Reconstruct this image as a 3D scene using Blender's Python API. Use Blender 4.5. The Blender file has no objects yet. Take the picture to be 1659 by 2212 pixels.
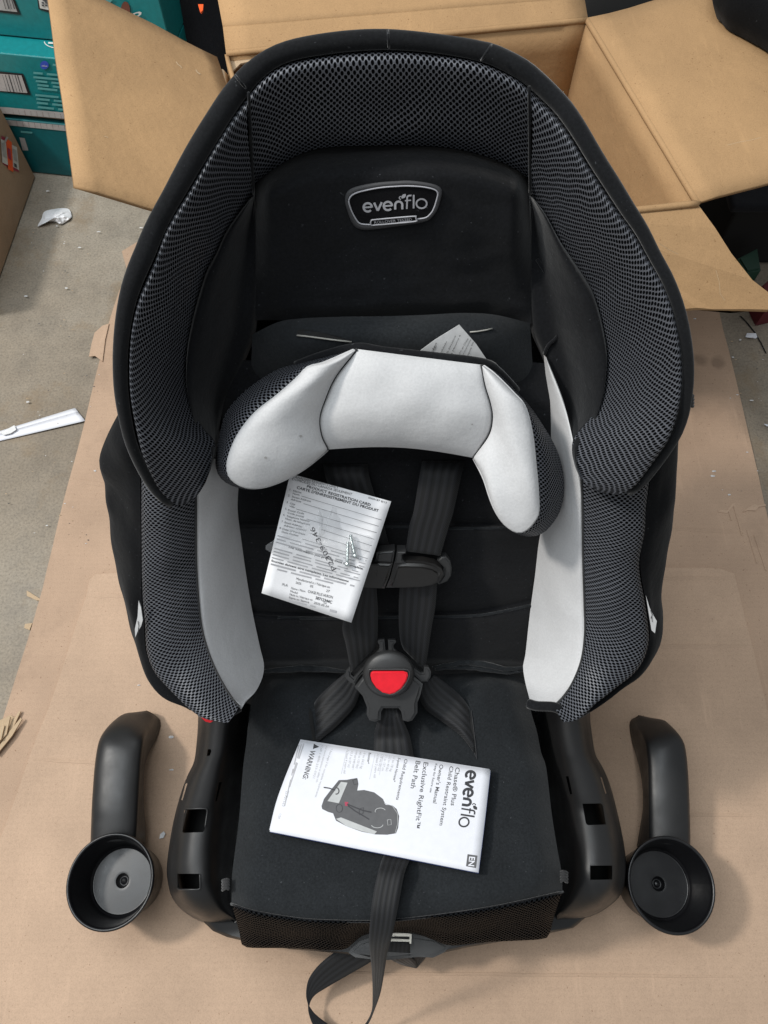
import bpy, bmesh, math, random
from mathutils import Vector, Matrix, noise
R = math.radians
random.seed(7)
S = bpy.context.scene
C = S.collection

# ------------------------------------------------------------------ camera, light, exposure
PITCH, HC, F = 65.0, 1.10, 1661.0
cd = bpy.data.cameras.new('camera'); cam = bpy.data.objects.new('camera', cd); C.objects.link(cam)
cam.location = (0, 0, HC); cam.rotation_euler = (R(90 - PITCH), 0, 0)
cd.sensor_fit = 'VERTICAL'; cd.sensor_height = 36; cd.lens = 36 * F / 2212.0
cd.clip_start = 0.02; cd.clip_end = 60
S.camera = cam
S.view_settings.view_transform = 'Standard'; S.view_settings.look = 'None'
S.view_settings.exposure = 0.0; S.view_settings.gamma = 1

w = bpy.data.worlds.new('World'); S.world = w; w.use_nodes = True
w.node_tree.nodes['Background'].inputs[0].default_value = (.93, .97, 1, 1)
w.node_tree.nodes['Background'].inputs[1].default_value = .36

def area(name, loc, target, sx, sy, power, col):
    l = bpy.data.lights.new(name, 'AREA'); l.shape = 'RECTANGLE'; l.size = sx; l.size_y = sy
    l.energy = power; l.color = col
    o = bpy.data.objects.new(name, l); C.objects.link(o); o.location = loc
    o.rotation_euler = (Vector(target) - Vector(loc)).to_track_quat('-Z', 'Y').to_euler()
    return o
area('key_lamp', (-2.2, .55, 3.15), (0, .4, .2), .30, .34, 80, (1, .95, .88))
area('ceiling_lamp', (-.80, .45, 2.6), (0, .35, 0), 1.7, 2.2, 54, (.90, .96, 1))

# ------------------------------------------------------------------ picture measurements -> places in the scene
cs, sn = math.cos(R(PITCH)), math.sin(R(PITCH))
FW, UP = Vector((0, cs, -sn)), Vector((0, sn, cs))
CAM = Vector((0, 0, HC))
def ray(x, y): return Vector(((x - 829.5) / F, 0, 0)) + UP * ((1106 - y) / F) + FW
def hit(x, y, p0, nrm):
    d = ray(x, y); return CAM + d * ((p0 - CAM).dot(nrm) / d.dot(nrm))
ZU = Vector((0, 0, 1))
def G(x, y, z=0.0): return hit(x, y, Vector((0, 0, z)), ZU)
BO = Vector((0, .213, .2)); REC = R(32)
BT = Vector((0, math.sin(REC), math.cos(REC))); BN = Vector((0, -math.cos(REC), math.sin(REC)))
def K(x, y, n=0.0): return hit(x, y, BO + BN * n, BN)          # on the seat back
PA = R(11.8); PN = Vector((0, math.sin(PA), math.cos(PA)))
def Q(x, y, n=0.0): return hit(x, y, BO + PN * n, PN)          # on the seat pan
def zoomer(x0, y0, f):
    k = f * .86406
    return lambda x, y: (x0 * .86406 + x * k, y0 * .86406 + y * k)
zC = zoomer(840, 1300, 400 / 1475.); zK = zoomer(620, 1150, 400 / 1659.); zM = zoomer(650, 1820, 600 / 1659.)
zL = zoomer(840, 430, 290 / 1659.); zE = zoomer(700, 2180, 450 / 1659.); zF = zoomer(400, 1720, 300 / 1037.)
zG = zoomer(1360, 1720, 240 / 830.); zA = zoomer(140, 1760, 300 / 1144.); zB = zoomer(1500, 1760, 320 / 1220.)
zT = zoomer(0, 0, 400 / 1659.); zN = zoomer(1600, 760, 320 / 957.); zO = zoomer(0, 1000, 300 / 664.)
zP = zoomer(640, 760, 620 / 1659.); zQ = zoomer(0, 240, 400 / 1580.)

# ------------------------------------------------------------------ materials
class NT:
    def __init__(s, name):
        s.m = bpy.data.materials.new(name); s.m.use_nodes = True
        s.t = s.m.node_tree; s.b = s.t.nodes['Principled BSDF']
    def n(s, kind, **kw):
        o = s.t.nodes.new('ShaderNode' + kind)
        for k, v in kw.items(): setattr(o, k, v)
        return o
    def l(s, a, b): s.t.links.new(a, b)
    def val(s, sock, v):
        if isinstance(v, (int, float)): sock.default_value = v
        else: s.l(v, sock)
    def mth(s, op, a, b=0.0, c=0.0, clamp=False):
        o = s.n('Math', operation=op, use_clamp=clamp)
        s.val(o.inputs[0], a); s.val(o.inputs[1], b); s.val(o.inputs[2], c)
        return o.outputs[0]
    def coord(s, which='Object', scale=(1, 1, 1)):
        t = s.n('TexCoord'); mp = s.n('Mapping'); s.l(t.outputs[which], mp.inputs[0]); mp.inputs['Scale'].default_value = scale
        return mp.outputs[0]
    def noise(s, vec, scale, detail=4, rough=.55):
        o = s.n('TexNoise'); s.l(vec, o.inputs['Vector']); o.inputs['Scale'].default_value = scale
        o.inputs['Detail'].default_value = detail; o.inputs['Roughness'].default_value = rough
        return o.outputs[0]
    def ramp(s, fac, stops):
        o = s.n('ValToRGB'); s.l(fac, o.inputs[0]); e = o.color_ramp.elements
        while len(e) < len(stops): e.new(.5)
        for q, (p, c) in zip(e, stops):
            q.position = p; q.color = (c[0], c[1], c[2], 1) if not isinstance(c, (int, float)) else (c, c, c, 1)
        return o.outputs[0]
    def mix(s, fac, a, b, blend='MIX'):
        o = s.n('MixRGB', blend_type=blend); s.val(o.inputs[0], fac)
        for i, v in ((1, a), (2, b)):
            if isinstance(v, tuple): o.inputs[i].default_value = (v[0], v[1], v[2], 1)
            else: s.l(v, o.inputs[i])
        return o.outputs[0]
    def bump(s, h, strength, dist=.001, nrm=None):
        o = s.n('Bump'); s.l(h, o.inputs['Height']); o.inputs['Strength'].default_value = strength
        o.inputs['Distance'].default_value = dist
        if nrm is not None: s.l(nrm, o.inputs['Normal'])
        s.l(o.outputs[0], s.b.inputs['Normal']); return o.outputs[0]
    def base(s, c):
        if isinstance(c, tuple): s.b.inputs['Base Color'].default_value = (c[0], c[1], c[2], 1)
        else: s.l(c, s.b.inputs['Base Color'])
    def set(s, **kw):
        for k, v in kw.items(): s.b.inputs[k.replace('_', ' ')].default_value = v
        return s

def m_fabric(name, c, sheen=.25, scale=900, wr=0.0, amt=.5):
    t = NT(name); v = t.coord()
    a = t.noise(v, scale, 3, .7); b = t.noise(v, 14, 4)
    lint = t.ramp(t.noise(v, 330, 2, .5), [(.715, 0.0), (.76, .16 if c[0] < .1 else 0.0)])
    t.base(t.mix(lint, t.mix(1, t.mix(amt, c, t.ramp(a, [(.3, tuple(q * .45 for q in c)), (.7, tuple(q * 1.6 for q in c))])), t.ramp(b, [(.3, 1 - .4 * amt), (.7, 1 + .3 * amt)]), 'MULTIPLY'), (.22, .23, .25)))
    t.set(Roughness=.92, Sheen_Weight=sheen, Sheen_Roughness=.42, Specular_IOR_Level=.10)
    n1 = t.bump(a, .35, .0006)
    if wr: t.bump(t.noise(v, 26, 3), wr, .004, n1)
    return t.m
def m_plastic(name, c, rough=.38, grain=1400, gs=.12):
    t = NT(name); v = t.coord()
    t.base(c); a = t.noise(v, grain, 2, .6); b = t.noise(v, 35, 5, .65)
    sc = t.ramp(t.noise(t.coord('Object', (1, .18, 1)), 160, 5, .7), [(.64, 0.0), (.76, .5)])
    t.base(t.mix(t.mth('MULTIPLY', sc, .14), c, (.10, .10, .10)))
    r = t.ramp(b, [(.3, rough - .06), (.75, rough + .14)]); t.l(r, t.b.inputs['Roughness'])
    t.bump(a, gs, .0006); t.set(Specular_IOR_Level=.5)
    return t.m
def m_mesh(name, thread, hole, px=.0053, py=.0076, rx=.30, ry=.36, spec=.55):
    t = NT(name); uv = t.n('UVMap'); sp = t.n('SeparateXYZ'); t.l(uv.outputs[0], sp.inputs[0])
    nz = t.noise(t.coord('UV'), 60, 2); wob = t.mth('ADD', t.mth('MULTIPLY', t.mth('SUBTRACT', nz, .5), .34), t.mth('MULTIPLY', t.mth('SUBTRACT', t.noise(t.coord('UV'), 11, 2), .5), 2.2))
    u = t.mth('ADD', t.mth('DIVIDE', sp.outputs[0], px), wob); v = t.mth('ADD', t.mth('DIVIDE', sp.outputs[1], py), wob)
    def cell(du, dv):
        a = t.mth('SUBTRACT', t.mth('FRACT', t.mth('ADD', u, du)), .5); b = t.mth('SUBTRACT', t.mth('FRACT', t.mth('ADD', v, dv)), .5)
        a = t.mth('DIVIDE', a, rx); b = t.mth('DIVIDE', b, ry)
        return t.mth('SQRT', t.mth('ADD', t.mth('MULTIPLY', a, a), t.mth('MULTIPLY', b, b)))
    d = t.mth('MINIMUM', cell(0, 0), cell(.5, .5))
    mask = t.ramp(d, [(.78, 0.0), (1.0, 1.0)])
    fil = t.noise(t.coord('UV', (1, .35, 1)), 2600, 2)
    t.base(t.mix(mask, hole, t.mix(1, thread, t.ramp(fil, [(.3, .75), (.7, 1.2)]), 'MULTIPLY')))
    h = t.ramp(d, [(.6, 0.0), (1.1, .8), (1.6, 1.0)])
    n0 = t.bump(t.noise(t.coord('UV'), 22, 3), .35, .006); n1 = t.bump(h, .8, .0009, n0); t.bump(fil, .3, .0004, n1)
    t.set(Roughness=.46, Sheen_Weight=0.0)
    t.l(t.mth('MULTIPLY', mask, spec), t.b.inputs['Specular IOR Level'])
    return t.m
def m_kraft(name, c, flute=None, dirt=0.0, spots=()):
    t = NT(name); v = t.coord()
    f = t.noise(t.coord('Object', (1, 1, 1)), 700, 4, .7); b = t.noise(v, 6, 5, .6); d = t.noise(v, 90, 3, .6)
    c2 = tuple(q * .86 for q in c); c3 = tuple(min(1, q * 1.09) for q in c)
    col = t.ramp(b, [(.3, c2), (.7, c3)])
    col = t.mix(.55, col, t.mix(1, col, t.ramp(f, [(.28, .66), (.5, 1.0), (.75, 1.2)]), 'MULTIPLY'))
    col = t.mix(1, col, t.ramp(t.noise(v, 330, 2, .5), [(.24, (.55, .48, .42)), (.31, (1, 1, 1))]), 'MULTIPLY')
    if dirt:
        st = t.ramp(t.noise(v, 9, 6, .62), [(.56, 0.0), (.72, dirt)])
        col = t.mix(st, col, tuple(q * .55 for q in c))
    hgt = d
    if flute:
        wv = t.n('TexWave', bands_direction=flute); t.l(v, wv.inputs['Vector']); wv.inputs['Scale'].default_value = 42
        wv.inputs['Distortion'].default_value = .6
        col = t.mix(.05, col, t.mix(1, col, t.ramp(wv.outputs[1], [(0, .72), (1, 1.12)]), 'MULTIPLY'))
    for (p, r, amt) in spots:
        vs = t.n('VectorMath', operation='DISTANCE'); nv = t.n('VectorMath', operation='ADD')
        nn = t.n('TexNoise'); t.l(v, nn.inputs['Vector']); nn.inputs['Scale'].default_value = 40
        sc = t.n('VectorMath', operation='SCALE'); t.l(nn.outputs[1], sc.inputs[0]); sc.inputs['Scale'].default_value = r * .9
        t.l(v, nv.inputs[0]); t.l(sc.outputs[0], nv.inputs[1])
        t.l(nv.outputs[0], vs.inputs[0]); vs.inputs[1].default_value = (p[0] + r * .45, p[1] + r * .45, p[2] + r * .45)
        col = t.mix(t.ramp(t.mth('DIVIDE', vs.outputs['Value'], r), [(.5, amt), (1.0, 0.0)]), col, tuple(q * .35 for q in c))
    sc = t.ramp(t.noise(t.coord('Object', (1, .12, 1)), 60, 5, .7), [(.60, 0.0), (.72, .30)])
    col = t.mix(sc, col, tuple(min(1, q * 1.35) for q in c))
    t.base(col); n1 = t.bump(f, .25, .0006); n2 = t.bump(hgt, .25, .0015, n1); t.bump(t.noise(v, 11, 4, .6), .5, .006, n2)
    t.set(Roughness=.82, Specular_IOR_Level=.3)
    return t.m
def m_flat(name, c, rough=.6, amt=1.0, **kw):
    t = NT(name); v = t.coord(); b = t.noise(v, 120, 4)
    t.base(t.mix(amt, c, t.mix(1, c, t.ramp(b, [(.3, .9), (.7, 1.08)]), 'MULTIPLY'))); t.set(Roughness=rough, **kw)
    return t.m
def m_strap(name, c):
    t = NT(name); uv = t.n('UVMap'); sp = t.n('SeparateXYZ'); t.l(uv.outputs[0], sp.inputs[0])
    st = t.mth('SINE', t.mth('MULTIPLY', sp.outputs[0], 2 * math.pi * 5)); st = t.mth('MULTIPLY_ADD', st, .5, .5)
    tw = t.mth('SINE', t.mth('MULTIPLY', t.mth('ADD', t.mth('MULTIPLY', sp.outputs[0], .045), sp.outputs[1]), 2 * math.pi / .0022))
    tw = t.mth('MULTIPLY_ADD', tw, .5, .5)
    k = t.ramp(st, [(.40, .5), (.6, 1.35)])
    t.base(t.mix(1, t.mix(.35, c, t.mix(1, c, tw, 'MULTIPLY')), k, 'MULTIPLY'))
    n1 = t.bump(tw, .3, .0005); t.bump(st, .4, .0008, n1); t.set(Roughness=.6, Specular_IOR_Level=.32, Sheen_Weight=.1)
    return t.m

M = {}
M['black'] = m_fabric('black_fabric', (.0086, .0091, .0104), .18, 420, .4)
M['cushion'] = m_fabric('cushion_fabric', (.0160, .0180, .0200), .26, 450, .4)
M['side'] = m_fabric('side_fabric', (.0055, .0058, .0066), .07, 500, .5)
M['binding'] = m_fabric('binding_fabric', (.0075, .008, .009), .2, 500, .25)
M['mesh'] = m_mesh('spacer_mesh', (.084, .089, .103), (.0022, .0023, .0027), .0043, .0054, .28, .34)
M['mesh_small'] = m_mesh('spacer_mesh_small', (.0080, .0092, .0112), (.0008, .0009, .0011), .0054, .0068, .28, .33, .05)
M['white'] = m_fabric('grey_white_fabric', (.54, .54, .545), .05, 500, .32, .11)
M['plastic'] = m_plastic('black_plastic', (.0125, .0125, .0130), .40)
M['buckle'] = m_plastic('buckle_plastic', (.026, .0262, .027), .42)
M['clip'] = m_plastic('clip_plastic', (.012, .0112, .0108), .33)
M['cup'] = m_plastic('cup_plastic', (.0045, .0045, .0055), .32, 500, .08)
M['strap'] = m_strap('webbing', (.0090, .0095, .0112))
M['thread'] = m_flat('pale_thread', (.35, .34, .31), .8)
M['cord'] = m_fabric('elastic_cord', (.035, .035, .036), .2)
M['red'] = m_flat('red_plastic', (.72, .012, .025), .3)
M['metal'] = m_flat('steel', (.36, .34, .30), .35, Metallic=1.0)
M['zinc'] = m_flat('zinc_steel', (.62, .68, .68), .28, Metallic=1.0)
M['paper'] = m_flat('white_paper', (.70, .71, .76), .55, .25)
M['card'] = m_flat('card_paper', (.80, .80, .82), .6, .25)
M['scuff'] = m_flat('scuffed_paper', (.55, .40, .25), .9)
M['dent_shade'] = m_flat('dent_shade', (.36, .35, .34), .9)
M['label'] = m_flat('satin_label', (.66, .66, .66), .5)
M['ink'] = m_flat('ink', (.03, .03, .035), .6)
M['ink_mid'] = m_flat('ink_mid', (.07, .07, .075), .6)
M['ink_pale'] = m_flat('ink_pale', (.40, .40, .42), .6)
M['art'] = m_flat('art_grey', (.09, .09, .095), .6)
M['art_pale'] = m_flat('art_pale', (.45, .46, .46), .6)
M['blue'] = m_flat('blue_edge', (.08, .13, .42), .6)
M['logo'] = m_flat('logo_grey', (.36, .36, .385), .6)
M['logo_dim'] = m_flat('logo_dim', (.042, .042, .045), .7)
M['patch'] = m_fabric('patch_black', (.006, .006, .007), .03)
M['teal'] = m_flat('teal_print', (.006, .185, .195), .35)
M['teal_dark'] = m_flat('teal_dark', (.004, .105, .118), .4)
M['teal_pale'] = m_flat('teal_pale', (.10, .33, .33), .45)
M['black_print'] = m_flat('black_print', (.012, .012, .014), .5)
M['white_print'] = m_flat('white_print', (.62, .60, .57), .5)
M['grey_print'] = m_flat('grey_print', (.40, .38, .37), .5)
M['blue_print'] = m_flat('blue_print', (.03, .07, .42), .5)
M['orange'] = m_flat('orange_sticker', (.85, .11, .02), .5)
M['magenta'] = m_flat('magenta_sticker', (.35, .03, .07), .5)
M['brown_print'] = m_flat('brown_print', (.16, .05, .03), .6)
M['kraft'] = m_kraft('kraft_box', (.405, .248, .122))
M['kraft_dark'] = m_kraft('kraft_old', (.36, .25, .165))
gp = [G(*zN(780, 2050)), G(*zN(935, 2080)), G(*zN(405, 1770)), G(*zN(575, 1885)), G(*zN(550, 140)), G(*zN(400, 1222)), G(*zN(605, 1375))]
M['sheet'] = m_kraft('floor_cardboard', (.425, .296, .208), 'Y', .45, [(gp[0], .018, .5), (gp[1], .016, .45), (gp[2], .009, .45), (gp[3], .006, .5), (gp[4], .010, .35), (gp[5], .005, .45), (gp[6], .004, .45)])
M['sheet_top'] = m_kraft('floor_cardboard_upper', (.465, .328, .232), 'Y', .25)
M['torn'] = m_kraft('torn_cardboard', (.46, .34, .22))
M['shade_cloth'] = m_fabric('dark_cloth', (.016, .017, .02), .1, 500, .4)
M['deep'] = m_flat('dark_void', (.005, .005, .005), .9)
M['green'] = m_flat('dark_green', (.012, .05, .03), .6)
M['maroon'] = m_flat('maroon', (.10, .006, .012), .6)
def m_concrete():
    t = NT('concrete'); v = t.coord()
    a = t.noise(v, 2.2, 6, .6); b = t.noise(v, 14, 8, .7); f = t.noise(v, 260, 4, .7); g = t.noise(v, 70, 6, .75)
    col = t.ramp(a, [(.25, (.165, .132, .095)), (.5, (.245, .207, .160)), (.75, (.315, .28, .23))])
    col = t.mix(1, col, t.ramp(b, [(.25, .68), (.5, 1.0), (.8, 1.22)]), 'MULTIPLY')
    col = t.mix(.8, col, t.mix(1, col, t.ramp(f, [(.25, .5), (.5, 1.0), (.8, 1.35)]), 'MULTIPLY'))
    col = t.mix(t.ramp(g, [(.66, 0.0), (.73, .75)]), col, (.09, .075, .06))
    col = t.mix(t.ramp(t.noise(v, 9, 5, .7), [(.54, 0.0), (.68, .55)]), col, (.20, .14, .08))
    vo = t.n('TexVoronoi'); t.l(v, vo.inputs['Vector']); vo.inputs['Scale'].default_value = 95
    col = t.mix(t.ramp(vo.outputs['Distance'], [(.05, .8), (.1, 0.0)]), col, (.14, .12, .10))
    t.base(col); n1 = t.bump(f, .5, .0012); t.bump(b, .35, .004, n1)
    t.l(t.ramp(b, [(.3, .62), (.7, .88)]), t.b.inputs['Roughness'])
    return t.m
M['concrete'] = m_concrete()
def m_film():
    t = NT('clear_film'); tr = t.n('BsdfTransparent'); gl = t.n('BsdfGlossy'); df = t.n('BsdfDiffuse'); mx = t.n('MixShader'); mx2 = t.n('MixShader')
    gl.inputs['Roughness'].default_value = .12; df.inputs[0].default_value = (.7, .72, .74, 1)
    lw = t.n('LayerWeight'); lw.inputs[0].default_value = .35
    bp = t.n('Bump'); t.l(t.noise(t.coord(), 95, 4, .6), bp.inputs['Height']); bp.inputs['Strength'].default_value = .9; bp.inputs['Distance'].default_value = .004
    t.l(bp.outputs[0], gl.inputs['Normal']); t.l(bp.outputs[0], lw.inputs['Normal'])
    t.l(t.mth('MULTIPLY_ADD', lw.outputs[0], .22, .01), mx.inputs[0]); t.l(tr.outputs[0], mx.inputs[1]); t.l(gl.outputs[0], mx.inputs[2])
    mx2.inputs[0].default_value = .13; t.l(mx.outputs[0], mx2.inputs[1]); t.l(df.outputs[0], mx2.inputs[2])
    t.l(mx2.outputs[0], t.t.nodes['Material Output'].inputs[0])
    return t.m
M['film'] = m_film()

# ------------------------------------------------------------------ object helpers
BASE = {}
def props(o, label=None, cat=None, group=None, kind=None):
    for k, v in (('label', label), ('category', cat), ('group', group), ('kind', kind)):
        if v: o[k] = v
    return o
def thing(name, label, cat, loc=(0, 0, 0), group=None):
    o = bpy.data.objects.new(name, None); C.objects.link(o); o.location = loc; o.empty_display_size = .05
    BASE[o.name] = Vector(loc); return props(o, label, cat, group)
def mk(name, verts, faces, mat, parent=None, uv=None, smooth=True, solid=0, bevel=0, sub=0, soff=-1, fm=None):
    me = bpy.data.meshes.new(name)
    b = BASE[parent.name] if parent else Vector((0, 0, 0))
    me.from_pydata([tuple(Vector(v) - b) for v in verts], [], faces)
    if uv:
        l = me.uv_layers.new(name='UVMap')
        for p in me.polygons:
            for li in p.loop_indices: l.data[li].uv = uv[me.loops[li].vertex_index]
    for m_ in (mat if isinstance(mat, list) else [mat]): me.materials.append(M[m_])
    if fm:
        for p, i in zip(me.polygons, fm): p.material_index = i
    for p in me.polygons: p.use_smooth = smooth
    me.validate(); me.update()
    o = bpy.data.objects.new(name, me); C.objects.link(o)
    if parent: o.parent = parent; BASE[o.name] = b
    else: BASE[o.name] = Vector((0, 0, 0))
    if sub:
        m_ = o.modifiers.new('sub', 'SUBSURF'); m_.levels = m_.render_levels = sub
    if solid:
        m_ = o.modifiers.new('solid', 'SOLIDIFY'); m_.thickness = solid; m_.offset = soff
    if bevel:
        m_ = o.modifiers.new('bev', 'BEVEL'); m_.width = bevel; m_.segments = 3; m_.limit_method = 'ANGLE'
    return o
def cat_rom(p, n, closed=False):
    """resample a polyline (tuples) to n points along a Catmull-Rom curve, spaced by picture length"""
    P = [Vector(q) if len(q) <= 3 else q for q in p]; k = len(P); out = []
    dims = len(p[0])
    fine = []
    for i in range(k - 1 if not closed else k):
        a = P[(i - 1) % k] if (closed or i > 0) else P[0] * 2 - P[1]
        b = P[i % k]; c = P[(i + 1) % k]
        d = P[(i + 2) % k] if (closed or i + 2 < k) else P[-1] * 2 - P[-2]
        for j in range(16):
            t = j / 16.
            fine.append(.5 * ((2 * b) + (c - a) * t + (2 * a - 5 * b + 4 * c - d) * t * t + (3 * b - a - 3 * c + d) * t ** 3))
    fine.append(P[-1] if not closed else fine[0])
    L = [0]
    for i in range(1, len(fine)): L.append(L[-1] + (fine[i].xy - fine[i - 1].xy).length)
    j = 0
    for i in range(n):
        s = L[-1] * i / (n if closed else (n - 1.0))
        while j < len(L) - 2 and L[j + 1] < s: j += 1
        f = (s - L[j]) / max(1e-9, L[j + 1] - L[j]); out.append(fine[j].lerp(fine[j + 1], max(0, min(1, f))))
    return out
def spline3(P, k):
    """k steps between successive 3D points"""
    out = []
    for i in range(len(P) - 1):
        a = P[i - 1] if i > 0 else P[0] * 2 - P[1]; b = P[i]; c = P[i + 1]; d = P[i + 2] if i + 2 < len(P) else P[-1] * 2 - P[-2]
        for j in range(k):
            t = j / k; out.append(.5 * ((2 * b) + (c - a) * t + (2 * a - 5 * b + 4 * c - d) * t * t + (3 * b - a - 3 * c + d) * t ** 3))
    out.append(P[-1]); return out
def grid(rows, swap=False):
    r, n = len(rows), len(rows[0])
    v = [p for row in rows for p in row]
    f = [(i * n + j, i * n + j + 1, (i + 1) * n + j + 1, (i + 1) * n + j) for i in range(r - 1) for j in range(n - 1)]
    mid = rows[r // 2]; U = [0]
    for j in range(1, n): U.append(U[-1] + (mid[j] - mid[j - 1]).length)
    uv = []; acc = [0.0] * n
    for i in range(r):
        for j in range(n):
            if i: acc[j] += (rows[i][j] - rows[i - 1][j]).length
        uv += [((U[j], acc[j]) if not swap else (acc[j], U[j])) for j in range(n)]
    return v, f, uv
def loft(name, curves, mat, parent, k=5, swap=False, wr=0, wf=20, label=None, solid=0, edge0=None, seed=0):
    """curves: rows of 3D points (equal length); smooth surface through them, wr = wrinkle height"""
    n = len(curves[0]); cols = [spline3([c[j] for c in curves], k) for j in range(n)]
    rows = [[cols[j][i] for j in range(n)] for i in range(len(cols[0]))]
    if wr:
        nr = len(rows)
        rows = [[p + BN * (wr * noise.noise(p * wf + Vector((seed, 3.1, 1.7))) * min(1, 4 * min(i, nr - 1 - i) / nr + .15)) for p in row] for i, row in enumerate(rows)]
    v, f, uv = grid(rows, swap)
    o = mk(name, v, f, mat, parent, uv, solid=solid)
    if label: o['label'] = label
    return o
def tube(name, pts, r, mat, parent, seg=10, closed=False, flat=1.0):
    v, f = [], []; n = len(pts); rr = r if isinstance(r, list) else [r] * n
    prev = None
    for i, p in enumerate(pts):
        a = pts[(i - 1) % n] if (closed or i) else p; b = pts[(i + 1) % n] if (closed or i < n - 1) else p
        t = (b - a).normalized()
        u = (prev - t * prev.dot(t)).normalized() if prev else t.orthogonal().normalized()
        prev = u; w_ = t.cross(u)
        for k in range(seg):
            an = 2 * math.pi * k / seg; v.append(p + (u * math.cos(an) + w_ * math.sin(an) * flat) * rr[i])
    for i in range(n if closed else n - 1):
        for k in range(seg):
            a, b = i * seg + k, i * seg + (k + 1) % seg; c, d = ((i + 1) % n) * seg + (k + 1) % seg, ((i + 1) % n) * seg + k
            f.append((a, b, c, d))
    if not closed: f += [tuple(range(seg))[::-1], tuple(range((n - 1) * seg, n * seg))]
    return (v, f) if name is None else mk(name, v, f, mat, parent)
def plate(name, pts, mat, parent, h, bev=.0012, up=None, seg=2):
    """extruded polygon: pts 3D outline on the base, raised by vector up*h, softened rim"""
    bm = bmesh.new(); vs = [bm.verts.new(p) for p in pts]; fc = bm.faces.new(vs); bm.normal_update()
    if fc.normal.dot(up) < 0: fc.normal_flip()
    ex = bmesh.ops.extrude_face_region(bm, geom=[fc]); nv = [g for g in ex['geom'] if isinstance(g, bmesh.types.BMVert)]
    nf = [g for g in ex['geom'] if isinstance(g, bmesh.types.BMFace)]
    for q in nv: q.co += up * h
    if bev:
        bmesh.ops.bevel(bm, geom=list({e for g in nf for e in g.edges}), offset=bev, segments=seg, affect='EDGES', clamp_overlap=True)
    bmesh.ops.recalc_face_normals(bm, faces=bm.faces)
    bm.verts.ensure_lookup_table()
    v = [q.co.copy() for q in bm.verts]; f = [[q.index for q in g.verts] for g in bm.faces]; bm.free()
    o = mk(name, v, f, mat, parent, smooth=False)
    return o
def smooth_angle(o, deg=35):
    me = o.data
    for p in me.polygons: p.use_smooth = True
    bm = bmesh.new(); bm.from_mesh(me)
    for e in bm.edges:
        if len(e.link_faces) == 2 and e.calc_face_angle(0) > R(deg): e.smooth = False
    bm.to_mesh(me); bm.free(); return o
def ribbon(name, A, B, mat, parent, n=28, th=.0014, cross=4, sag=0.0):
    """webbing between two edge polylines of 3D points"""
    def rs(P):
        P = spline3([Vector(p) for p in P], 8); L = [0]
        for i in range(1, len(P)): L.append(L[-1] + (P[i] - P[i - 1]).length)
        out = []; j = 0
        for i in range(n):
            s = L[-1] * i / (n - 1.)
            while j < len(L) - 2 and L[j + 1] < s: j += 1
            out.append(P[j].lerp(P[j + 1], (s - L[j]) / max(1e-9, L[j + 1] - L[j])))
        return out
    A, B = rs(A), rs(B); v, uv = [], []; acc = 0
    for i in range(n):
        if i: acc += ((A[i] + B[i]) - (A[i - 1] + B[i - 1])).length / 2
        for k in range(cross + 1): v.append(A[i].lerp(B[i], k / cross)); uv.append((k / cross, acc))
    q = cross + 1
    f = [(i * q + k, i * q + k + 1, (i + 1) * q + k + 1, (i + 1) * q + k) for i in range(n - 1) for k in range(cross)]
    return mk(name, v, f, mat, parent, uv, solid=th, soff=0)

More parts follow.
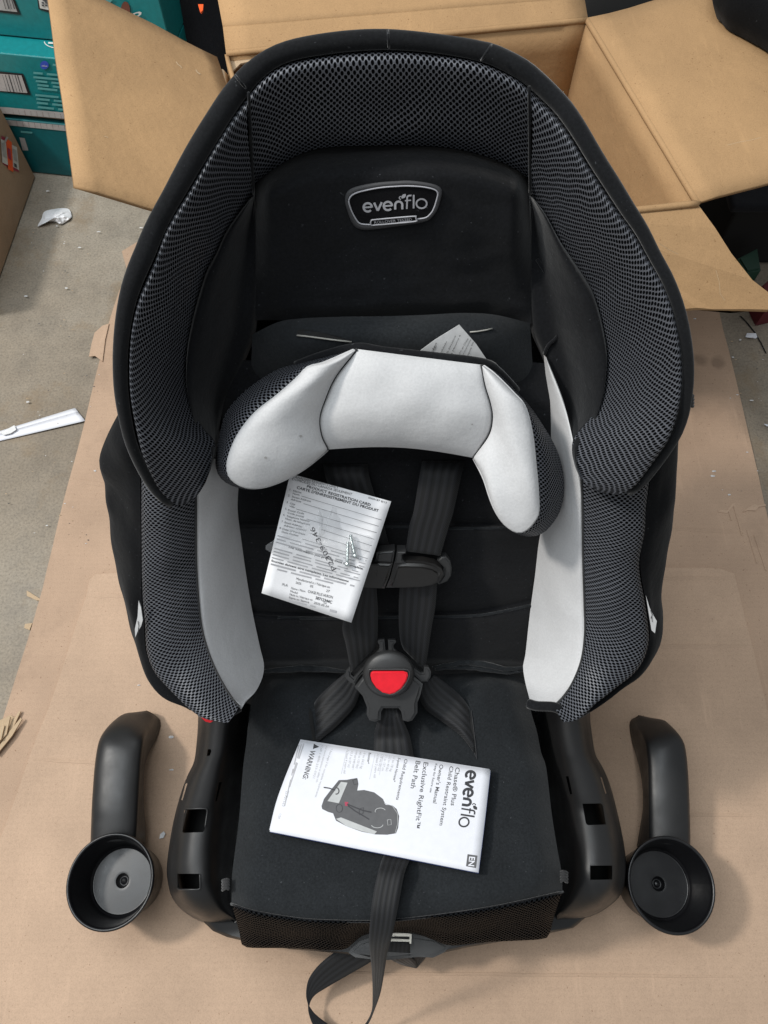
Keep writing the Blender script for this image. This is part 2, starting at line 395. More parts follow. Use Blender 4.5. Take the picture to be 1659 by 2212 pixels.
_TXT = {}
def text_geo(s, bold=0.0):
    key = (s, bold)
    if key in _TXT: return _TXT[key]
    c = bpy.data.curves.new('t', 'FONT'); c.body = s; c.size = 1; c.resolution_u = 2; c.offset = bold
    o = bpy.data.objects.new('t', c); C.objects.link(o); bpy.context.view_layer.update()
    me = o.evaluated_get(bpy.context.evaluated_depsgraph_get()).to_mesh()
    v = [(q.co.x, q.co.y) for q in me.vertices]; f = [tuple(p.vertices) for p in me.polygons]
    o.to_mesh_clear(); bpy.data.objects.remove(o); bpy.data.curves.remove(c)
    x0 = min(q[0] for q in v); x1 = max(q[0] for q in v)
    _TXT[key] = ([((a - x0) / (x1 - x0), b / .72) for a, b in v], f)
    return _TXT[key]
class Print:
    """flat print laid on a surface; fn maps picture coordinates to the surface"""
    def __init__(s, fn): s.fn = fn; s.v = []; s.f = []; s.m = []; s.mats = []
    def mi(s, m):
        if m not in s.mats: s.mats.append(m)
        return s.mats.index(m)
    def text(s, t, p0, p1, h, m='ink', bold=0.0):
        V, Fc = text_geo(t, bold); o = len(s.v)
        d = Vector((p1[0] - p0[0], p1[1] - p0[1])); u = Vector((d.y, -d.x)).normalized() * h
        for a, b in V: s.v.append(s.fn(p0[0] + d.x * a + u.x * b, p0[1] + d.y * a + u.y * b))
        for q in Fc: s.f.append(tuple(i + o for i in q)); s.m.append(s.mi(m))
    def poly(s, pts, m='ink', lift=None):
        o = len(s.v); s.v += [s.fn(*p) if lift is None else s.fn(p[0], p[1], lift) for p in pts]; s.f.append(tuple(range(o, o + len(pts)))); s.m.append(s.mi(m))
    def stroke(s, pts, wd, m='ink'):
        o = len(s.v); n = len(pts); P = [Vector(p) for p in pts]
        for i, p in enumerate(P):
            t = (P[min(n - 1, i + 1)] - P[max(0, i - 1)]).normalized(); u = Vector((-t.y, t.x)) * wd / 2
            s.v += [s.fn(*(p + u)), s.fn(*(p - u))]
        for i in range(n - 1): s.f.append((o + 2 * i, o + 2 * i + 1, o + 2 * i + 3, o + 2 * i + 2)); s.m.append(s.mi(m))
    def bars(s, p0, p1, h, m, seed=0):
        rnd = random.Random(seed); a = 0.0; d = Vector((p1[0] - p0[0], p1[1] - p0[1])); L = d.length; u = Vector((d.y, -d.x)).normalized()
        while a < L:
            w_ = min(L - a, rnd.uniform(14, 60)); q = Vector(p0) + d * (a / L); e = Vector(p0) + d * ((a + w_) / L)
            s.poly([q, e, e + u * h, q + u * h], m); a += w_ + 9
    def done(s, name, parent):
        return mk(name, s.v, s.f, s.mats, parent, smooth=False, fm=s.m)
def arc(cx, cy, rx, ry, a0, a1, n=14): return [(cx + rx * math.cos(R(a0 + (a1 - a0) * i / (n - 1))), cy - ry * math.sin(R(a0 + (a1 - a0) * i / (n - 1)))) for i in range(n)]
def wordmark(pr, mp, wk, wt, m):
    """the maker's lettering in the patch's picture coordinates, mp maps them on"""
    sk = lambda pts, w_: pr.stroke([mp(*p) for p in pts], w_, m)
    for cx, cy in ((455, 497), (742, 477)):
        sk([(cx - 58, cy + 3), (cx + 60, cy - 6)], wk * .8); sk(arc(cx, cy, 60, 60, 0, 318, 22), wk)
    sk([(545, 430), (598, 545)], wk); sk([(655, 424), (598, 545)], wk)
    sk([(846, 528), (846, 468)] + arc(897, 462, 51, 48, 180, 0, 12) + [(947, 525)], wk)
    sk([(1012, 520), (1016, 400)] + arc(1054, 360, 38, 32, 175, 80, 8) + [(1078, 326)], wt); sk([(985, 402), (1072, 396)], wt * .8)
    sk([(1108, 512), (1110, 318)], wt * 1.1)
    sk(arc(1222, 444, 74, 66, 0, 360, 28), wt)
    pr.poly([mp(*p) for p in [(940, 372), (932, 345), (955, 312), (995, 304), (998, 335), (978, 362)]], m)
    sk(arc(920, 362, 16, 20, 60, 300, 8), wt * .6)

from mathutils.bvhtree import BVHTree
def onto(ob, nrm=None):
    """places points on an object's own surface"""
    b = BASE[ob.name]; bv = BVHTree.FromPolygons([v_.co + b for v_ in ob.data.vertices], [tuple(p.vertices) for p in ob.data.polygons])
    nn_ = nrm or BN
    def f(x, y, lift=0.0):
        h = bv.ray_cast(CAM, ray(x, y).normalized())
        return (h[0] if h[0] else K(x, y, .01)) + nn_ * lift
    return f

# ------------------------------------------------------------------ the floor and the cardboard on it
v = [(-4, -1.2, 0), (4, -1.2, 0), (4, 5, 0), (-4, 5, 0)]
props(mk('concrete_floor', v, [(0, 1, 2, 3)], 'concrete', smooth=False), kind='structure')
ck = [zN(750, 90), zN(800, 140), zN(860, 215), zN(905, 290), zN(945, 370)]
A = [G(x, y, .0012) for x, y in ck]
ribs = []
for i, p in enumerate(A): ribs += [p + Vector((-.0016, 0, 0)), p + Vector((.0016 * (1.2 - .2 * i), 0, 0))]
props(mk('floor_crack', ribs, [(2 * i, 2 * i + 1, 2 * i + 3, 2 * i + 2) for i in range(4)], 'deep'), kind='structure')

def sheet(name, outline, z, th, mat, label, creases=(), seed=0, wob=.0012):
    pts = cat_rom([(x, y, 0) for x, y in outline], 150, True)
    # keep the traced corners, roughen the cut edge slightly
    P = []
    for i, q in enumerate(pts):
        g = G(q.x, q.y, z); P.append(g + Vector((noise.noise(g * 60 + Vector((seed, 0, 0))), noise.noise(g * 60 + Vector((0, seed, 9))), 0)) * wob)
    t = thing(name, label, 'cardboard', (0, .4, 0))
    plate('cardboard_panel', [p - ZU * th for p in P], mat, t, th, .0004, ZU, 1)
    for (a, b, wd) in creases:
        pa, pb = G(a[0], a[1], z), G(b[0], b[1], z); d = (pb - pa); n_ = Vector((-d.y, d.x, 0)).normalized()
        L = []
        for i in range(25):
            c = pa.lerp(pb, i / 24.) + n_ * .0012 * noise.noise(Vector((i * .4, seed, 0)))
            k = min(1, 5 * min(i, 24 - i) / 24. + .02)
            L.append([c + n_ * wd * x * (.4 + .6 * k) + ZU * (hh * k + .00012) for x, hh in ((-1, 0), (-.45, .0012), (0, .0001), (.45, .0012), (1, 0))])
        vv, ff, _ = grid(L); mk('crease', vv, ff, mat, t)
    return t
lower = [(300, 520), (275, 585), (262, 615), (240, 680), (228, 725), (210, 800), (185, 903), (172, 954), (148, 1040), (129, 1114), (90, 1278), (59, 1383), (16, 1520), (-20, 1640), (-80, 1840), (-140, 2060), (-200, 2330),
         (500, 2345), (1200, 2345), (1890, 2330), (1860, 2100), (1800, 1760), (1720, 1400), (1680, 1210), (1651, 1084), (1628, 983), (1602, 871), (1582, 787), (1553, 674), (1535, 600), (1200, 560), (700, 540)]
low = sheet('cardboard_sheet', lower, .0045, .0042, 'sheet', 'large worn tan cardboard sheet spread on the concrete, stained and torn at its right edge',
            [((150, 1036), (232, 1048), .004), ((1430, 1140), (1600, 1150), .003)], 1)
upper = [(206, 1240), (196, 1262), (168, 1340), (117, 1496), (74, 1606), (35, 1719), (-30, 1900), (-90, 2120), (-130, 2300), (300, 2318), (829, 2318), (1400, 2318), (1830, 2300), (1790, 2080), (1725, 1800), (1659, 1536), (1609, 1331), (1590, 1256), (1576, 1230), (1500, 1226), (1429, 1226), (1000, 1228), (500, 1234)]
up_ = sheet('cardboard_sheet', upper, .0092, .0040, 'sheet_top', 'cleaner tan cardboard sheet lying under the seat on top of the wider stained sheet',
            [((190, 1287), (300, 1287), .0035), ((1400, 1249), (1580, 1249), .003), ((1380, 1396), (1612, 1396), .003), ((60, 1640), (330, 1655), .002), ((1350, 1758), (1640, 1762), .002), ((560, 2100), (1600, 2110), .0018)], 2, .0006)
GZ = .0093
# torn ply lines at the right edge and a lifted ear at the left edge of the lower sheet
def scrap(name, pts, mat, parent, h=.0008, z0=.0046, seed=0, curl=.0):
    P = [G(x, y, z0) + ZU * curl * (.5 + .5 * noise.noise(Vector((x * .05, y * .05, seed)))) for x, y in pts]
    return plate(name, P, mat, parent, h, 0, ZU)
for a, b, c, d in (((690, 1490), (715, 1490), (775, 1730), (760, 1735)), ((795, 1690), (815, 1690), (885, 1935), (870, 1940)), ((850, 1730), (865, 1725), (950, 1990), (938, 1995)), ((655, 1530), (668, 1525), (690, 1620), (680, 1620))):
    scrap('torn_ply', [zN(*a), zN(*b), zN(*c), zN(*d)], 'sheet', low, .0007, .0046)
scrap('torn_flake', [zN(*p) for p in [(770, 1560), (800, 1545), (860, 1548), (885, 1520), (940, 1510), (935, 1500), (885, 1508), (850, 1500), (800, 1530)]], 'sheet_top', low, .0014)
scrap('torn_flake', [zN(*p) for p in [(580, 1555), (650, 1565), (690, 1520), (710, 1488), (690, 1492), (650, 1545), (600, 1540)]], 'sheet_top', low, .0008)
scrap('torn_ear', [(193, 772), (198, 745), (205, 720), (222, 705), (236, 700), (228, 735), (222, 782), (206, 770)], 'sheet_top', low, .0012, .005, 3, .0015)
scrap('torn_ear', [zO(*p) for p in [(205, 1110), (150, 1085), (150, 1055), (190, 1080), (240, 1112)]], 'torn', low, .0012, .0015)
scrap('torn_ear', [zO(*p) for p in [(180, 1235), (140, 1240), (135, 1262), (165, 1275)]], 'torn', low, .0012, .0015)

# ------------------------------------------------------------------ the opened shipping box behind the seat
ZB = .42
br, bl, fr = G(1268, 45, ZB), G(489, 117, ZB), G(1507, 441, ZB)
fl = bl + (fr - br) * 1.0
box = thing('cardboard_box', 'opened tan shipping carton standing behind the car seat with its flaps folded out', 'cardboard box', tuple(((br + bl + fr + fl) / 4).xy) + (0,))
TH = .005
def slab(name, quad, parent, mat, th=TH, nu=14, nv=10, wr=.0015, seed=0, nrm=None, sag=0.0):
    """a corrugated board panel: bilinear quad with slight warp and real thickness"""
    a, b, c, d = [Vector(q) for q in quad]; n_ = (b - a).cross(d - a).normalized()
    rows = []
    for i in range(nv + 1):
        t = i / nv
        rows.append([(a.lerp(b, j / nu)).lerp(d.lerp(c, j / nu), t) + n_ * (wr * noise.noise(Vector((j * .35, i * .35, seed))) + sag * math.sin(math.pi * t)) * (1 if 0 < i else 0) for j in range(nu + 1)])
    vv, ff, uv = grid(rows); return mk(name, vv, ff, mat, parent, uv, solid=th, soff=0)
dn = lambda p: Vector((p.x, p.y, .003))
cen = (br + bl + fr + fl) / 4
dr = lambda p, k: p + (cen - p).normalized() * k
slab('wall', [bl, br, dn(br), dn(bl)], box, 'kraft', seed=1); slab('wall', [br, fr, dn(fr), dn(br)], box, 'kraft', seed=2)
slab('wall', [fr, fl, dn(fl), dn(fr)], box, 'kraft', seed=3); slab('wall', [fl, bl, dn(bl), dn(fl)], box, 'kraft', seed=4)
lift = Vector((0, 0, .0020))
mid_bl, mid_br = bl + Vector((-.004, .03, .016)), br + Vector((-.004, .03, .012))
slab('flap_hinge', [bl + lift, br + lift, mid_br, mid_bl], box, 'kraft', wr=0)
slab('flap', [mid_bl, mid_br, G(1262, -130, ZB + .03), G(450, -110, ZB + .03)], box, 'kraft', seed=5)
slab('flap', [br + lift, fr + lift, G(1900, 332, ZB), G(1700, -70, ZB)], box, 'kraft', seed=6, wr=.003)
for pa_, pb_ in ((br, fr), (bl, br), (fr, fl.lerp(fr, .55))):
    tube('fold_edge', [pa_.lerp(pb_, i / 16.) + Vector((0, 0, .0008 + .0004 * noise.noise(Vector((i * .6, pa_.x * 9, 0))))) for i in range(17)], .0042, 'kraft', box, 8)
ff_r = hit(1690, 702, Vector((0, .60, 0)), Vector((0, 1, 0)))
# front flap droops towards the seat with a ragged lower edge
fa = fr + lift; fb = fr.lerp(fl, .34) + lift
low_px = [(1720, 700), (1659, 669), (1620, 668), (1580, 672), (1540, 668), (1505, 665), (1470, 668), (1440, 671), (1400, 690)]
yb = .625
lowp = [hit(x, y, Vector((0, yb, 0)), Vector((0, 1, 0))) for x, y in low_px]
edge = [hit(x, y, Vector((0, yy, 0)), Vector((0, 1, 0))) for x, y, yy in ((1507, 441, .725), (1545, 493, .70), (1580, 548, .676), (1625, 605, .65), (1690, 655, .632))]
outline = edge + lowp[1:] + [fb]
o = plate('flap', [p - Vector((0, 0, .004)) for p in outline], 'kraft', box, .0042, 0, ZU)
# left flap lifts up to the left
ffar = G(160, 402, .54); fback = ffar + (bl - fl) * 1.02
lf = slab('flap', [fl + lift, bl + lift + Vector((-.012, -.012, 0)), fback, ffar], box, 'kraft', seed=8, wr=.003)
def scuff(ob, px, wd=1.1):
    f_ = onto(ob, ZU); pr = Print(lambda x, y: f_(x, y, .0035)); pr.stroke(px, wd, 'scuff'); pr.done('scuff', ob)
scuff(lf, [(382, 139), (386, 145), (392, 149), (394, 153)], 1.6); scuff(lf, [(424, 156), (428, 162), (434, 166)], 2.0); scuff(lf, [(500 / 2.2, 300), (236, 303)], 1.0)
rf_ = [o_ for o_ in box.children if o_.name.startswith('flap')]
for o_, px in ((rf_[2], [(1655 - 88, 322), (1590, 316), (1622, 310), (1640, 305)]), (rf_[3], [(1420, 532), (1440, 545), (1462, 556)]), (rf_[3], [(1543, 590), (1550, 615), (1552, 640), (1562, 655)])): scuff(o_, px, .9)
wl = [o_ for o_ in box.children if o_.name.startswith('wall')]
scuff(wl[0], [(1165, 148), (1195, 132), (1225, 118), (1240, 104)], 1.1); scuff(wl[1], [(1368, 414), (1374, 409), (1381, 411), (1382, 416)], 1.2)
# scuffs on the box flaps and the torn back-left corner
scrap('torn_edge', [(492, 128), (505, 136), (520, 131), (560, 125), (600, 126), (560, 131), (520, 140), (508, 152), (498, 160)], 'torn', box, .002, ZB - .01)
ply = [G(478, 150, ZB + .002), G(492, 165, ZB - .02), G(497, 205, ZB - .03), G(486, 196, ZB)]
mk('torn_edge', ply, [(0, 1, 2, 3)], 'torn', box, solid=.002)

# ------------------------------------------------------------------ things around the box
def crate(t, name, p0, p1, z0, z1, depth, mats, face):
    """carton with its front along p0-p1"""
    d = (p1 - p0).normalized(); n_ = Vector((-d.y, d.x, 0))
    a = [Vector((q.x, q.y, 0)) for q in (p0, p1, p1 + n_ * depth, p0 + n_ * depth)]
    vv = [q + ZU * z0 for q in a] + [q + ZU * z1 for q in a]
    return mk(name, vv, [(0, 1, 5, 4), (1, 2, 6, 5), (2, 3, 7, 6), (3, 0, 4, 7), (4, 5, 6, 7), (3, 2, 1, 0)], mats, t, smooth=False, bevel=.002), d, n_
def face_fn(p0, d, n_, lift=.0012):
    q = Vector((p0.x, p0.y, 0)) - n_ * lift
    return lambda x, y: hit(x, y, q, n_)
g0, g1 = G(*zT(100, 1210), .127), G(*zT(690, 1270), .127)
dd = (g1 - g0).normalized(); nn = Vector((-dd.y, dd.x, 0)); A0 = g0 - dd * .40; A1 = g1 + dd * .22
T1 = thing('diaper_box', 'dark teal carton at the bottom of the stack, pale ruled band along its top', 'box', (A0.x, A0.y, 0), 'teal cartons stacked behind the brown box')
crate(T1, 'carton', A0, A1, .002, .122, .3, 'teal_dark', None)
pr = Print(face_fn(A0, dd, nn)); Z = zT
pr.poly([Z(-900, 1150), Z(140, 1250), Z(760, 1310), Z(770, 1368), Z(150, 1305), Z(-900, 1200)], 'grey_print')
for i in range(12): pr.stroke([Z(170 + i * 62, 1255 + i * 6), Z(180 + i * 62, 1308 + i * 6)], 1.0, 'brown_print')
pr.poly([Z(200, 1425), Z(255, 1432), Z(295, 1560), Z(235, 1560)], 'grey_print'); pr.bars(Z(215, 1375), Z(355, 1388), 4, 'teal_pale', 4)
pr.poly([Z(700, 1470), Z(760, 1470), Z(770, 1700), Z(720, 1700)], 'black_print'); pr.done('printed_face', T1)
T2 = thing('diaper_box', 'bright teal carton in the middle of the stack with a round blue mark', 'box', (A0.x, A0.y, .134), 'teal cartons stacked behind the brown box')
crate(T2, 'carton', A0, A1, .134, .252, .3, 'teal', None)
crate(T1, 'packing_strip', A0 + nn * .01, A1 + nn * .01, .1225, .1335, .28, 'kraft_dark', None)
pr = Print(face_fn(A0, dd, nn))
pr.poly([Z(-900, 1050), Z(60, 1112), Z(760, 1175), Z(770, 1240), Z(90, 1180), Z(-900, 1110)], 'grey_print')
for i in range(12): pr.stroke([Z(130 + i * 62, 1132 + i * 6), Z(140 + i * 62, 1180 + i * 6)], 1.0, 'brown_print')
pr.poly([Z(-60, 735), Z(240, 765), Z(318, 985), Z(-60, 945)], 'black_print'); pr.done('printed_face', T2)
pr = Print(face_fn(A0, dd, nn, .002))
pr.poly([Z(-60, 760), Z(222, 782), Z(285, 965), Z(-40, 940)], 'grey_print')
pr.poly(arc(*Z(460, 675), 9.2, 9.2, 0, 345, 20) + [Z(500, 728)], 'blue_print')
for i, (a, b) in enumerate([(545, 660), (345, 745), (345, 790), (370, 830), (385, 870), (390, 905), (365, 975), (375, 1015), (380, 1055), (390, 1100)]):
    pr.bars(Z(a, b + 20), Z(690, b + 52), 4.5, 'teal_pale', i)
for i, x in enumerate((30, 60, 95, 128, 160, 185)): pr.stroke([Z(x - 5, 775), Z(x + 50, 955)], 1.0 + (i % 3) * .8, 'ink_mid')
pr.done('printed_marks', T2)
pr = Print(face_fn(A0, dd, nn, .003)); pr.text('ofist', Z(432, 690), Z(490, 694), 4, 'white_print'); pr.done('printed_word', T2)
B0, B1 = A0 + nn * .042, A1 + nn * .042
T3 = thing('diaper_box', 'teal carton on top of the stack, set back above the round blue mark', 'box', (B0.x, B0.y, .254), 'teal cartons stacked behind the brown box')
crate(T3, 'carton', B0, B1, .2545, .46, .3, 'teal', None)
pr = Print(face_fn(B0, dd, nn))
pr.poly([Z(-100, -40), Z(150, -10), Z(215, 155), Z(-100, 115)], 'black_print'); pr.done('barcode_border', T3); pr = Print(face_fn(B0, dd, nn)); pr.poly([Z(380, -60), Z(545, -60), Z(575, 150), Z(400, 95)], 'black_print')
pr.done('symbol_border', T3)
pr = Print(face_fn(B0, dd, nn, .002))
pr.poly([Z(-100, -40), Z(130, -10), Z(180, 125), Z(-100, 95)], 'grey_print'); pr.done('barcode_panel', T3); pr = Print(face_fn(B0, dd, nn, .002)); pr.poly([Z(390, -60), Z(525, -60), Z(550, 115), Z(415, 85)], 'white_print')
pr.done('symbol_panel', T3)
pr = Print(face_fn(B0, dd, nn, .003))
for i, x in enumerate((20, 52, 80, 110)): pr.stroke([Z(x, -40), Z(x + 40, 95)], 1.2 + i % 2, 'ink_mid')
pr.done('barcode_lines', T3); pr = Print(face_fn(B0, dd, nn, .003))
for i in range(4): pr.poly([Z(430 + (i % 2) * 35, 20 + (i // 2) * 26), Z(455 + (i % 2) * 35, 22 + (i // 2) * 26), Z(459 + (i % 2) * 35, 40 + (i // 2) * 26), Z(434 + (i % 2) * 35, 38 + (i // 2) * 26)], 'ink_mid')
pr.poly([Z(440, -15), Z(510, -15), Z(470, 20), Z(440, 5)], 'ink_mid')
pr.done('symbol_print', T3); pr = Print(face_fn(B0, dd, nn, .003))
pr.stroke([Z(600, 290), Z(605, 320), Z(595, 330), Z(615, 345), Z(600, 370), Z(625, 385)], 2.2, 'white_print')
pr.done('printed_marks', T3)
pr = Print(lambda x, y: hit(x, y, Vector((0, 0, .2535)), ZU))
pr.stroke([Z(*q) for q in arc(620, 430, 160, 70, 180, 300, 14)], 1.8, 'white_print'); pr.bars(Z(500, 452), Z(600, 458), 3.5, 'white_print', 3)
pr.done('printed_ring', T2)
for pts, mt_, nm in (([Z(1050, -20), Z(1180, -20), Z(1120, 60), Z(1070, 50)], 'teal_pale', 'printed_leaf'), ([Z(*q) for q in arc(1300, 110, 48, 95, 0, 345, 20)], 'brown_print', 'printed_blot')):
    pr = Print(face_fn(B0, dd, nn, .002)); pr.poly(pts, mt_); pr.done(nm, T3)
pr = Print(face_fn(B0, dd, nn, .003)); pr.text('p', (Z(1420, 170)[0] - 8, Z(1420, 170)[1] + 4), (Z(1420, 170)[0] + 12, Z(1420, 170)[1] - 4), 15, 'white_print', .02); pr.done('printed_letter', T3)
# brown carton at the far left
c0, c1 = G(77, 384, 0), G(0, 603, 0); c2 = c1 + (c1 - c0) * .35
dB = (c0 - c2).normalized(); nB = Vector((-dB.y, dB.x, 0))
BB = thing('brown_box', 'brown carton at the left edge with an orange and white sticker on its side', 'cardboard box', (c2.x - .2, c2.y, 0))
crate(BB, 'carton', c2, c0, .002, .17, .4, 'kraft_dark', None)
def bf(l): return face_fn(c2, dB, nB, l)
pr = Print(bf(.001)); pr.poly([Z(15, 1405), Z(75, 1440), Z(200, 1790), Z(60, 1720), Z(25, 1690)], 'magenta'); pr.done('sticker_edge', BB)
pr = Print(bf(.002)); pr.poly([Z(8, 1440), Z(60, 1465), Z(85, 1715), Z(25, 1685)], 'white_print'); pr.poly([Z(120, 1500), Z(175, 1525), Z(200, 1765), Z(135, 1730)], 'white_print')
pr.poly([Z(60, 1430), Z(122, 1475), Z(140, 1785), Z(85, 1755)], 'orange'); pr.done('sticker', BB)
pr = Print(bf(.003)); pr.bars(Z(25, 1500), Z(45, 1510), 20, 'grey_print', 1); pr.poly([Z(20, 1480), Z(55, 1497), Z(72, 1640), Z(36, 1625)], 'grey_print'); pr.poly([Z(132, 1540), Z(168, 1557), Z(182, 1680), Z(146, 1660)], 'grey_print')
pr.poly([Z(145, 1690), Z(172, 1703), Z(178, 1740), Z(150, 1728)], 'ink_mid'); pr.poly([Z(78, 1530), Z(108, 1550), Z(118, 1660), Z(88, 1640)], 'magenta'); pr.done('sticker_print', BB)

# dark cloth bag between the teal cartons and the box
bg = thing('black_bag', 'black cloth bag slumped behind the box between the cartons', 'bag', (-.30, 1.45, 0))
rows = []
for i in range(17):
    t = i / 16.; row = []
    for j in range(25):
        u = j / 24.; x = -.475 + .33 * u; z = .40 * math.sin(math.pi * .5 * min(1, t * 1.15)); y = 1.34 + .13 * t - .07 * math.sin(math.pi * u) + .05 * u
        f = .022 * abs(math.sin(u * 9 + t * 2.2)) + .02 * noise.noise(Vector((u * 5, t * 4, 2)))
        row.append(Vector((x, y - f, z + .003)))
    rows.append(row)
vv, ff, uv = grid(rows); mk('bag_body', vv, ff, 'shade_cloth', bg, uv, solid=.25, soff=-1)
tg = [G(*zoomer(380, 0, 340 / 1659.)(*p), .36) for p in ((650, -60), (712, -60), (705, 10), (685, 30), (668, 5))]
plate('zip_pull', [p + Vector((0, -.06, .02)) for p in tg], 'orange', bg, .003, 0, ZU)

# black padded case resting on the right flap at the top right corner
cs_ = thing('black_case', 'black padded case lying on the right box flap in the top right corner', 'case', tuple(G(1600, 20, ZB + .01)))
out = [(1540, -15), (1553, 5), (1572, 27), (1613, 48), (1662, 74), (1760, 125), (1850, -40), (1700, -120), (1560, -100)]
ring = cat_rom([(x, y, 0) for x, y in out], 60, True); c_ = G(1680, 0, ZB + .03)
rows = []
for zz, k in ((.008, .84), (.018, .92), (.03, 1.0), (.05, .99), (.062, .95), (.07, .85), (.074, .5), (.075, .02)):
    rows.append([c_.xy.to_3d().lerp(G(q.x, q.y, ZB + .035).xy.to_3d(), k) + ZU * (ZB + zz) for q in ring + ring[:1]])
vv, ff, uv = grid(rows); mk('case_body', vv, ff, 'side', cs_, uv)

# added dark mass for the shade behind the carton's back right corner
db = thing('gap_shade', 'added dark mass standing in for shade behind the back right corner of the opened carton', 'dark filler', (.5, 1.5, 0))
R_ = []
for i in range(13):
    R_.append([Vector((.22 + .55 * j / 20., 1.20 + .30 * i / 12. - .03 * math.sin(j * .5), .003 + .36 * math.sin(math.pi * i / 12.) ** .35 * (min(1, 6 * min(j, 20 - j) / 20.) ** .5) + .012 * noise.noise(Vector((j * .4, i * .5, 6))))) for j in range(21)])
vv, ff, uv = grid(R_); mk('gap_shade_body', vv, ff, 'deep', db, uv)

# dark goods in the gap at the right edge
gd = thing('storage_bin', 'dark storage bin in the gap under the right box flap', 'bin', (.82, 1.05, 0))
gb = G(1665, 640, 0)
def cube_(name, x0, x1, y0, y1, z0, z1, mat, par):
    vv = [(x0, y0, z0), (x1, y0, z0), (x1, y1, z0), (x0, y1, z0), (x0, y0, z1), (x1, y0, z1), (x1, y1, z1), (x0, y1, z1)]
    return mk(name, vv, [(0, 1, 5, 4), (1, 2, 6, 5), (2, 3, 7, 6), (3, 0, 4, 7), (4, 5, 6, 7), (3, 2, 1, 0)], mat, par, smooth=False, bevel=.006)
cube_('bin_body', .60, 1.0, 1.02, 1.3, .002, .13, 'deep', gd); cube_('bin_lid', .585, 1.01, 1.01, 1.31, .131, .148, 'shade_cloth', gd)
cf = thing('green_carton', 'dark green carton on the floor beside the stained sheet, seen under the flap', 'box', (.66, .93, 0))
q0 = [G(*zoomer(1560, 0, 360 / 995.)(*p), .08) for p in ((790, 1780), (925, 1710), (950, 1860), (850, 1880))]
plate('carton', [p - ZU * .078 for p in q0], 'green', cf, .078, .003, ZU)
mf = thing('maroon_carton', 'small maroon carton at the right edge beyond the ragged flap', 'box', tuple(G(1665, 715, 0)))
q0 = [G(*zoomer(1560, 0, 360 / 995.)(*p), .06) for p in ((950, 1975), (1040, 1900), (1100, 2080), (1010, 2100))]
plate('carton', [p - ZU * .058 for p in q0], 'maroon', mf, .058, .003, ZU)

# ------------------------------------------------------------------ the car seat
seat = thing('car_seat', 'black and grey child car seat with mesh wings standing on flattened cardboard', 'car seat', (.01, .2, 0))
def KK(pts, n): return [K(q.x, q.y, q.z) for q in cat_rom(pts, n)]
def lerpc(A, B, t, up=0.0, nn_=BN): return [a.lerp(b, t) + nn_ * up for a, b in zip(A, B)]
# head side wings and top band: rim (C1) and inner edge (C2)
C1L = [(384, 1093, .105), (350, 1068, .112), (325, 1033, .118), (300, 978, .124), (285, 923, .128), (275, 853, .130), (272, 803, .130), (274, 753, .130), (280, 698, .128), (295, 638, .125), (315, 593, .122), (332, 553, .118), (360, 480, .110), (400, 415, .102), (435, 355, .095), (470, 295, .088), (505, 240, .079), (537, 200, .073)]
C2L = [(396, 1090, .100), (425, 1072, .094), (447, 1035, .085), (461, 990, .075), (462, 958, .066), (437, 928, .060), (415, 883, .056), (402, 833, .054), (400, 788, .053), (405, 738, .052), (415, 688, .050), (430, 633, .046), (445, 588, .042), (465, 550, .038), (487, 503, .032), (515, 462, .026), (548, 420, .018)]
C1T = [(537, 200, .073), (565, 165, .073), (600, 140, .070), (650, 124, .068), (725, 112, .066), (800, 106, .066), (880, 106, .066), (955, 114, .066), (1030, 127, .068), (1080, 147, .070), (1120, 167, .073), (1143, 187, .073)]
C2T = [(548, 400, .016), (575, 377, .017), (625, 345, .019), (675, 325, .020), (740, 317, .021), (800, 316, .021), (880, 315, .021), (955, 319, .021), (1020, 330, .020), (1080, 350, .019), (1120, 370, .017), (1145, 389, .016)]
C1R = [(1143, 187, .073), (1190, 230, .079), (1230, 280, .088), (1270, 345, .095), (1305, 400, .102), (1340, 455, .109), (1375, 500, .114), (1405, 553, .119), (1435, 600, .123), (1457, 653, .127), (1472, 708, .129), (1481, 768, .130), (1483, 818, .130), (1479, 863, .130), (1471, 903, .128), (1456, 943, .126), (1434, 978, .122), (1410, 1012, .118), (1384, 1043, .113), (1358, 1060, .108), (1330, 1067, .104)]
C2R = [(1145, 420, .018), (1162, 440, .022), (1180, 465, .027), (1210, 520, .034), (1232, 553, .038), (1257, 590, .042), (1280, 628, .046), (1297, 678, .050), (1308, 728, .053), (1313, 768, .054), (1310, 813, .055), (1302, 853, .056), (1285, 893, .058), (1262, 923, .062), (1241, 950, .068), (1238, 985, .076), (1247, 1020, .084), (1268, 1047, .092), (1300, 1064, .098)]
N = 70
def wing(c1, c2, n, name, tip, k=5, mat='mesh', crest=.012):
    a, b = KK(c1, n), KK(c2, n)
    tf = [min(1, (j if tip == 0 else n - 1 - j) / 14.) ** .8 for j in range(n)]
    def lerpc(A, B, t, up=0.0): return [p.lerp(q, t) + BN * up * f for p, q, f in zip(A, B, tf)]
    aa = [p - BN * .010 for p in a]
    return loft(name, [aa, lerpc(a, b, .10, crest * .75), lerpc(a, b, .26, crest * 1.15), lerpc(a, b, .5, crest * .95), lerpc(a, b, .78, crest * .45), lerpc(a, b, 1.0, -.002)], mat, seat, k, wr=.0016, wf=38)
hl = wing(C1L, C2L, N, 'mesh_wing', 0); hr = wing(C1R, C2R, N, 'mesh_wing', 1)
a, b = KK(C1T, 60), KK(C2T, 60)
loft('mesh_band', [[p - BN * .010 for p in a], lerpc(a, b, .08, .007), lerpc(a, b, .25, .010), lerpc(a, b, .55, .006), lerpc(a, b, .85, .003), lerpc(a, b, 1, -.003)], 'mesh', seat, 5, wr=.0025, wf=26)
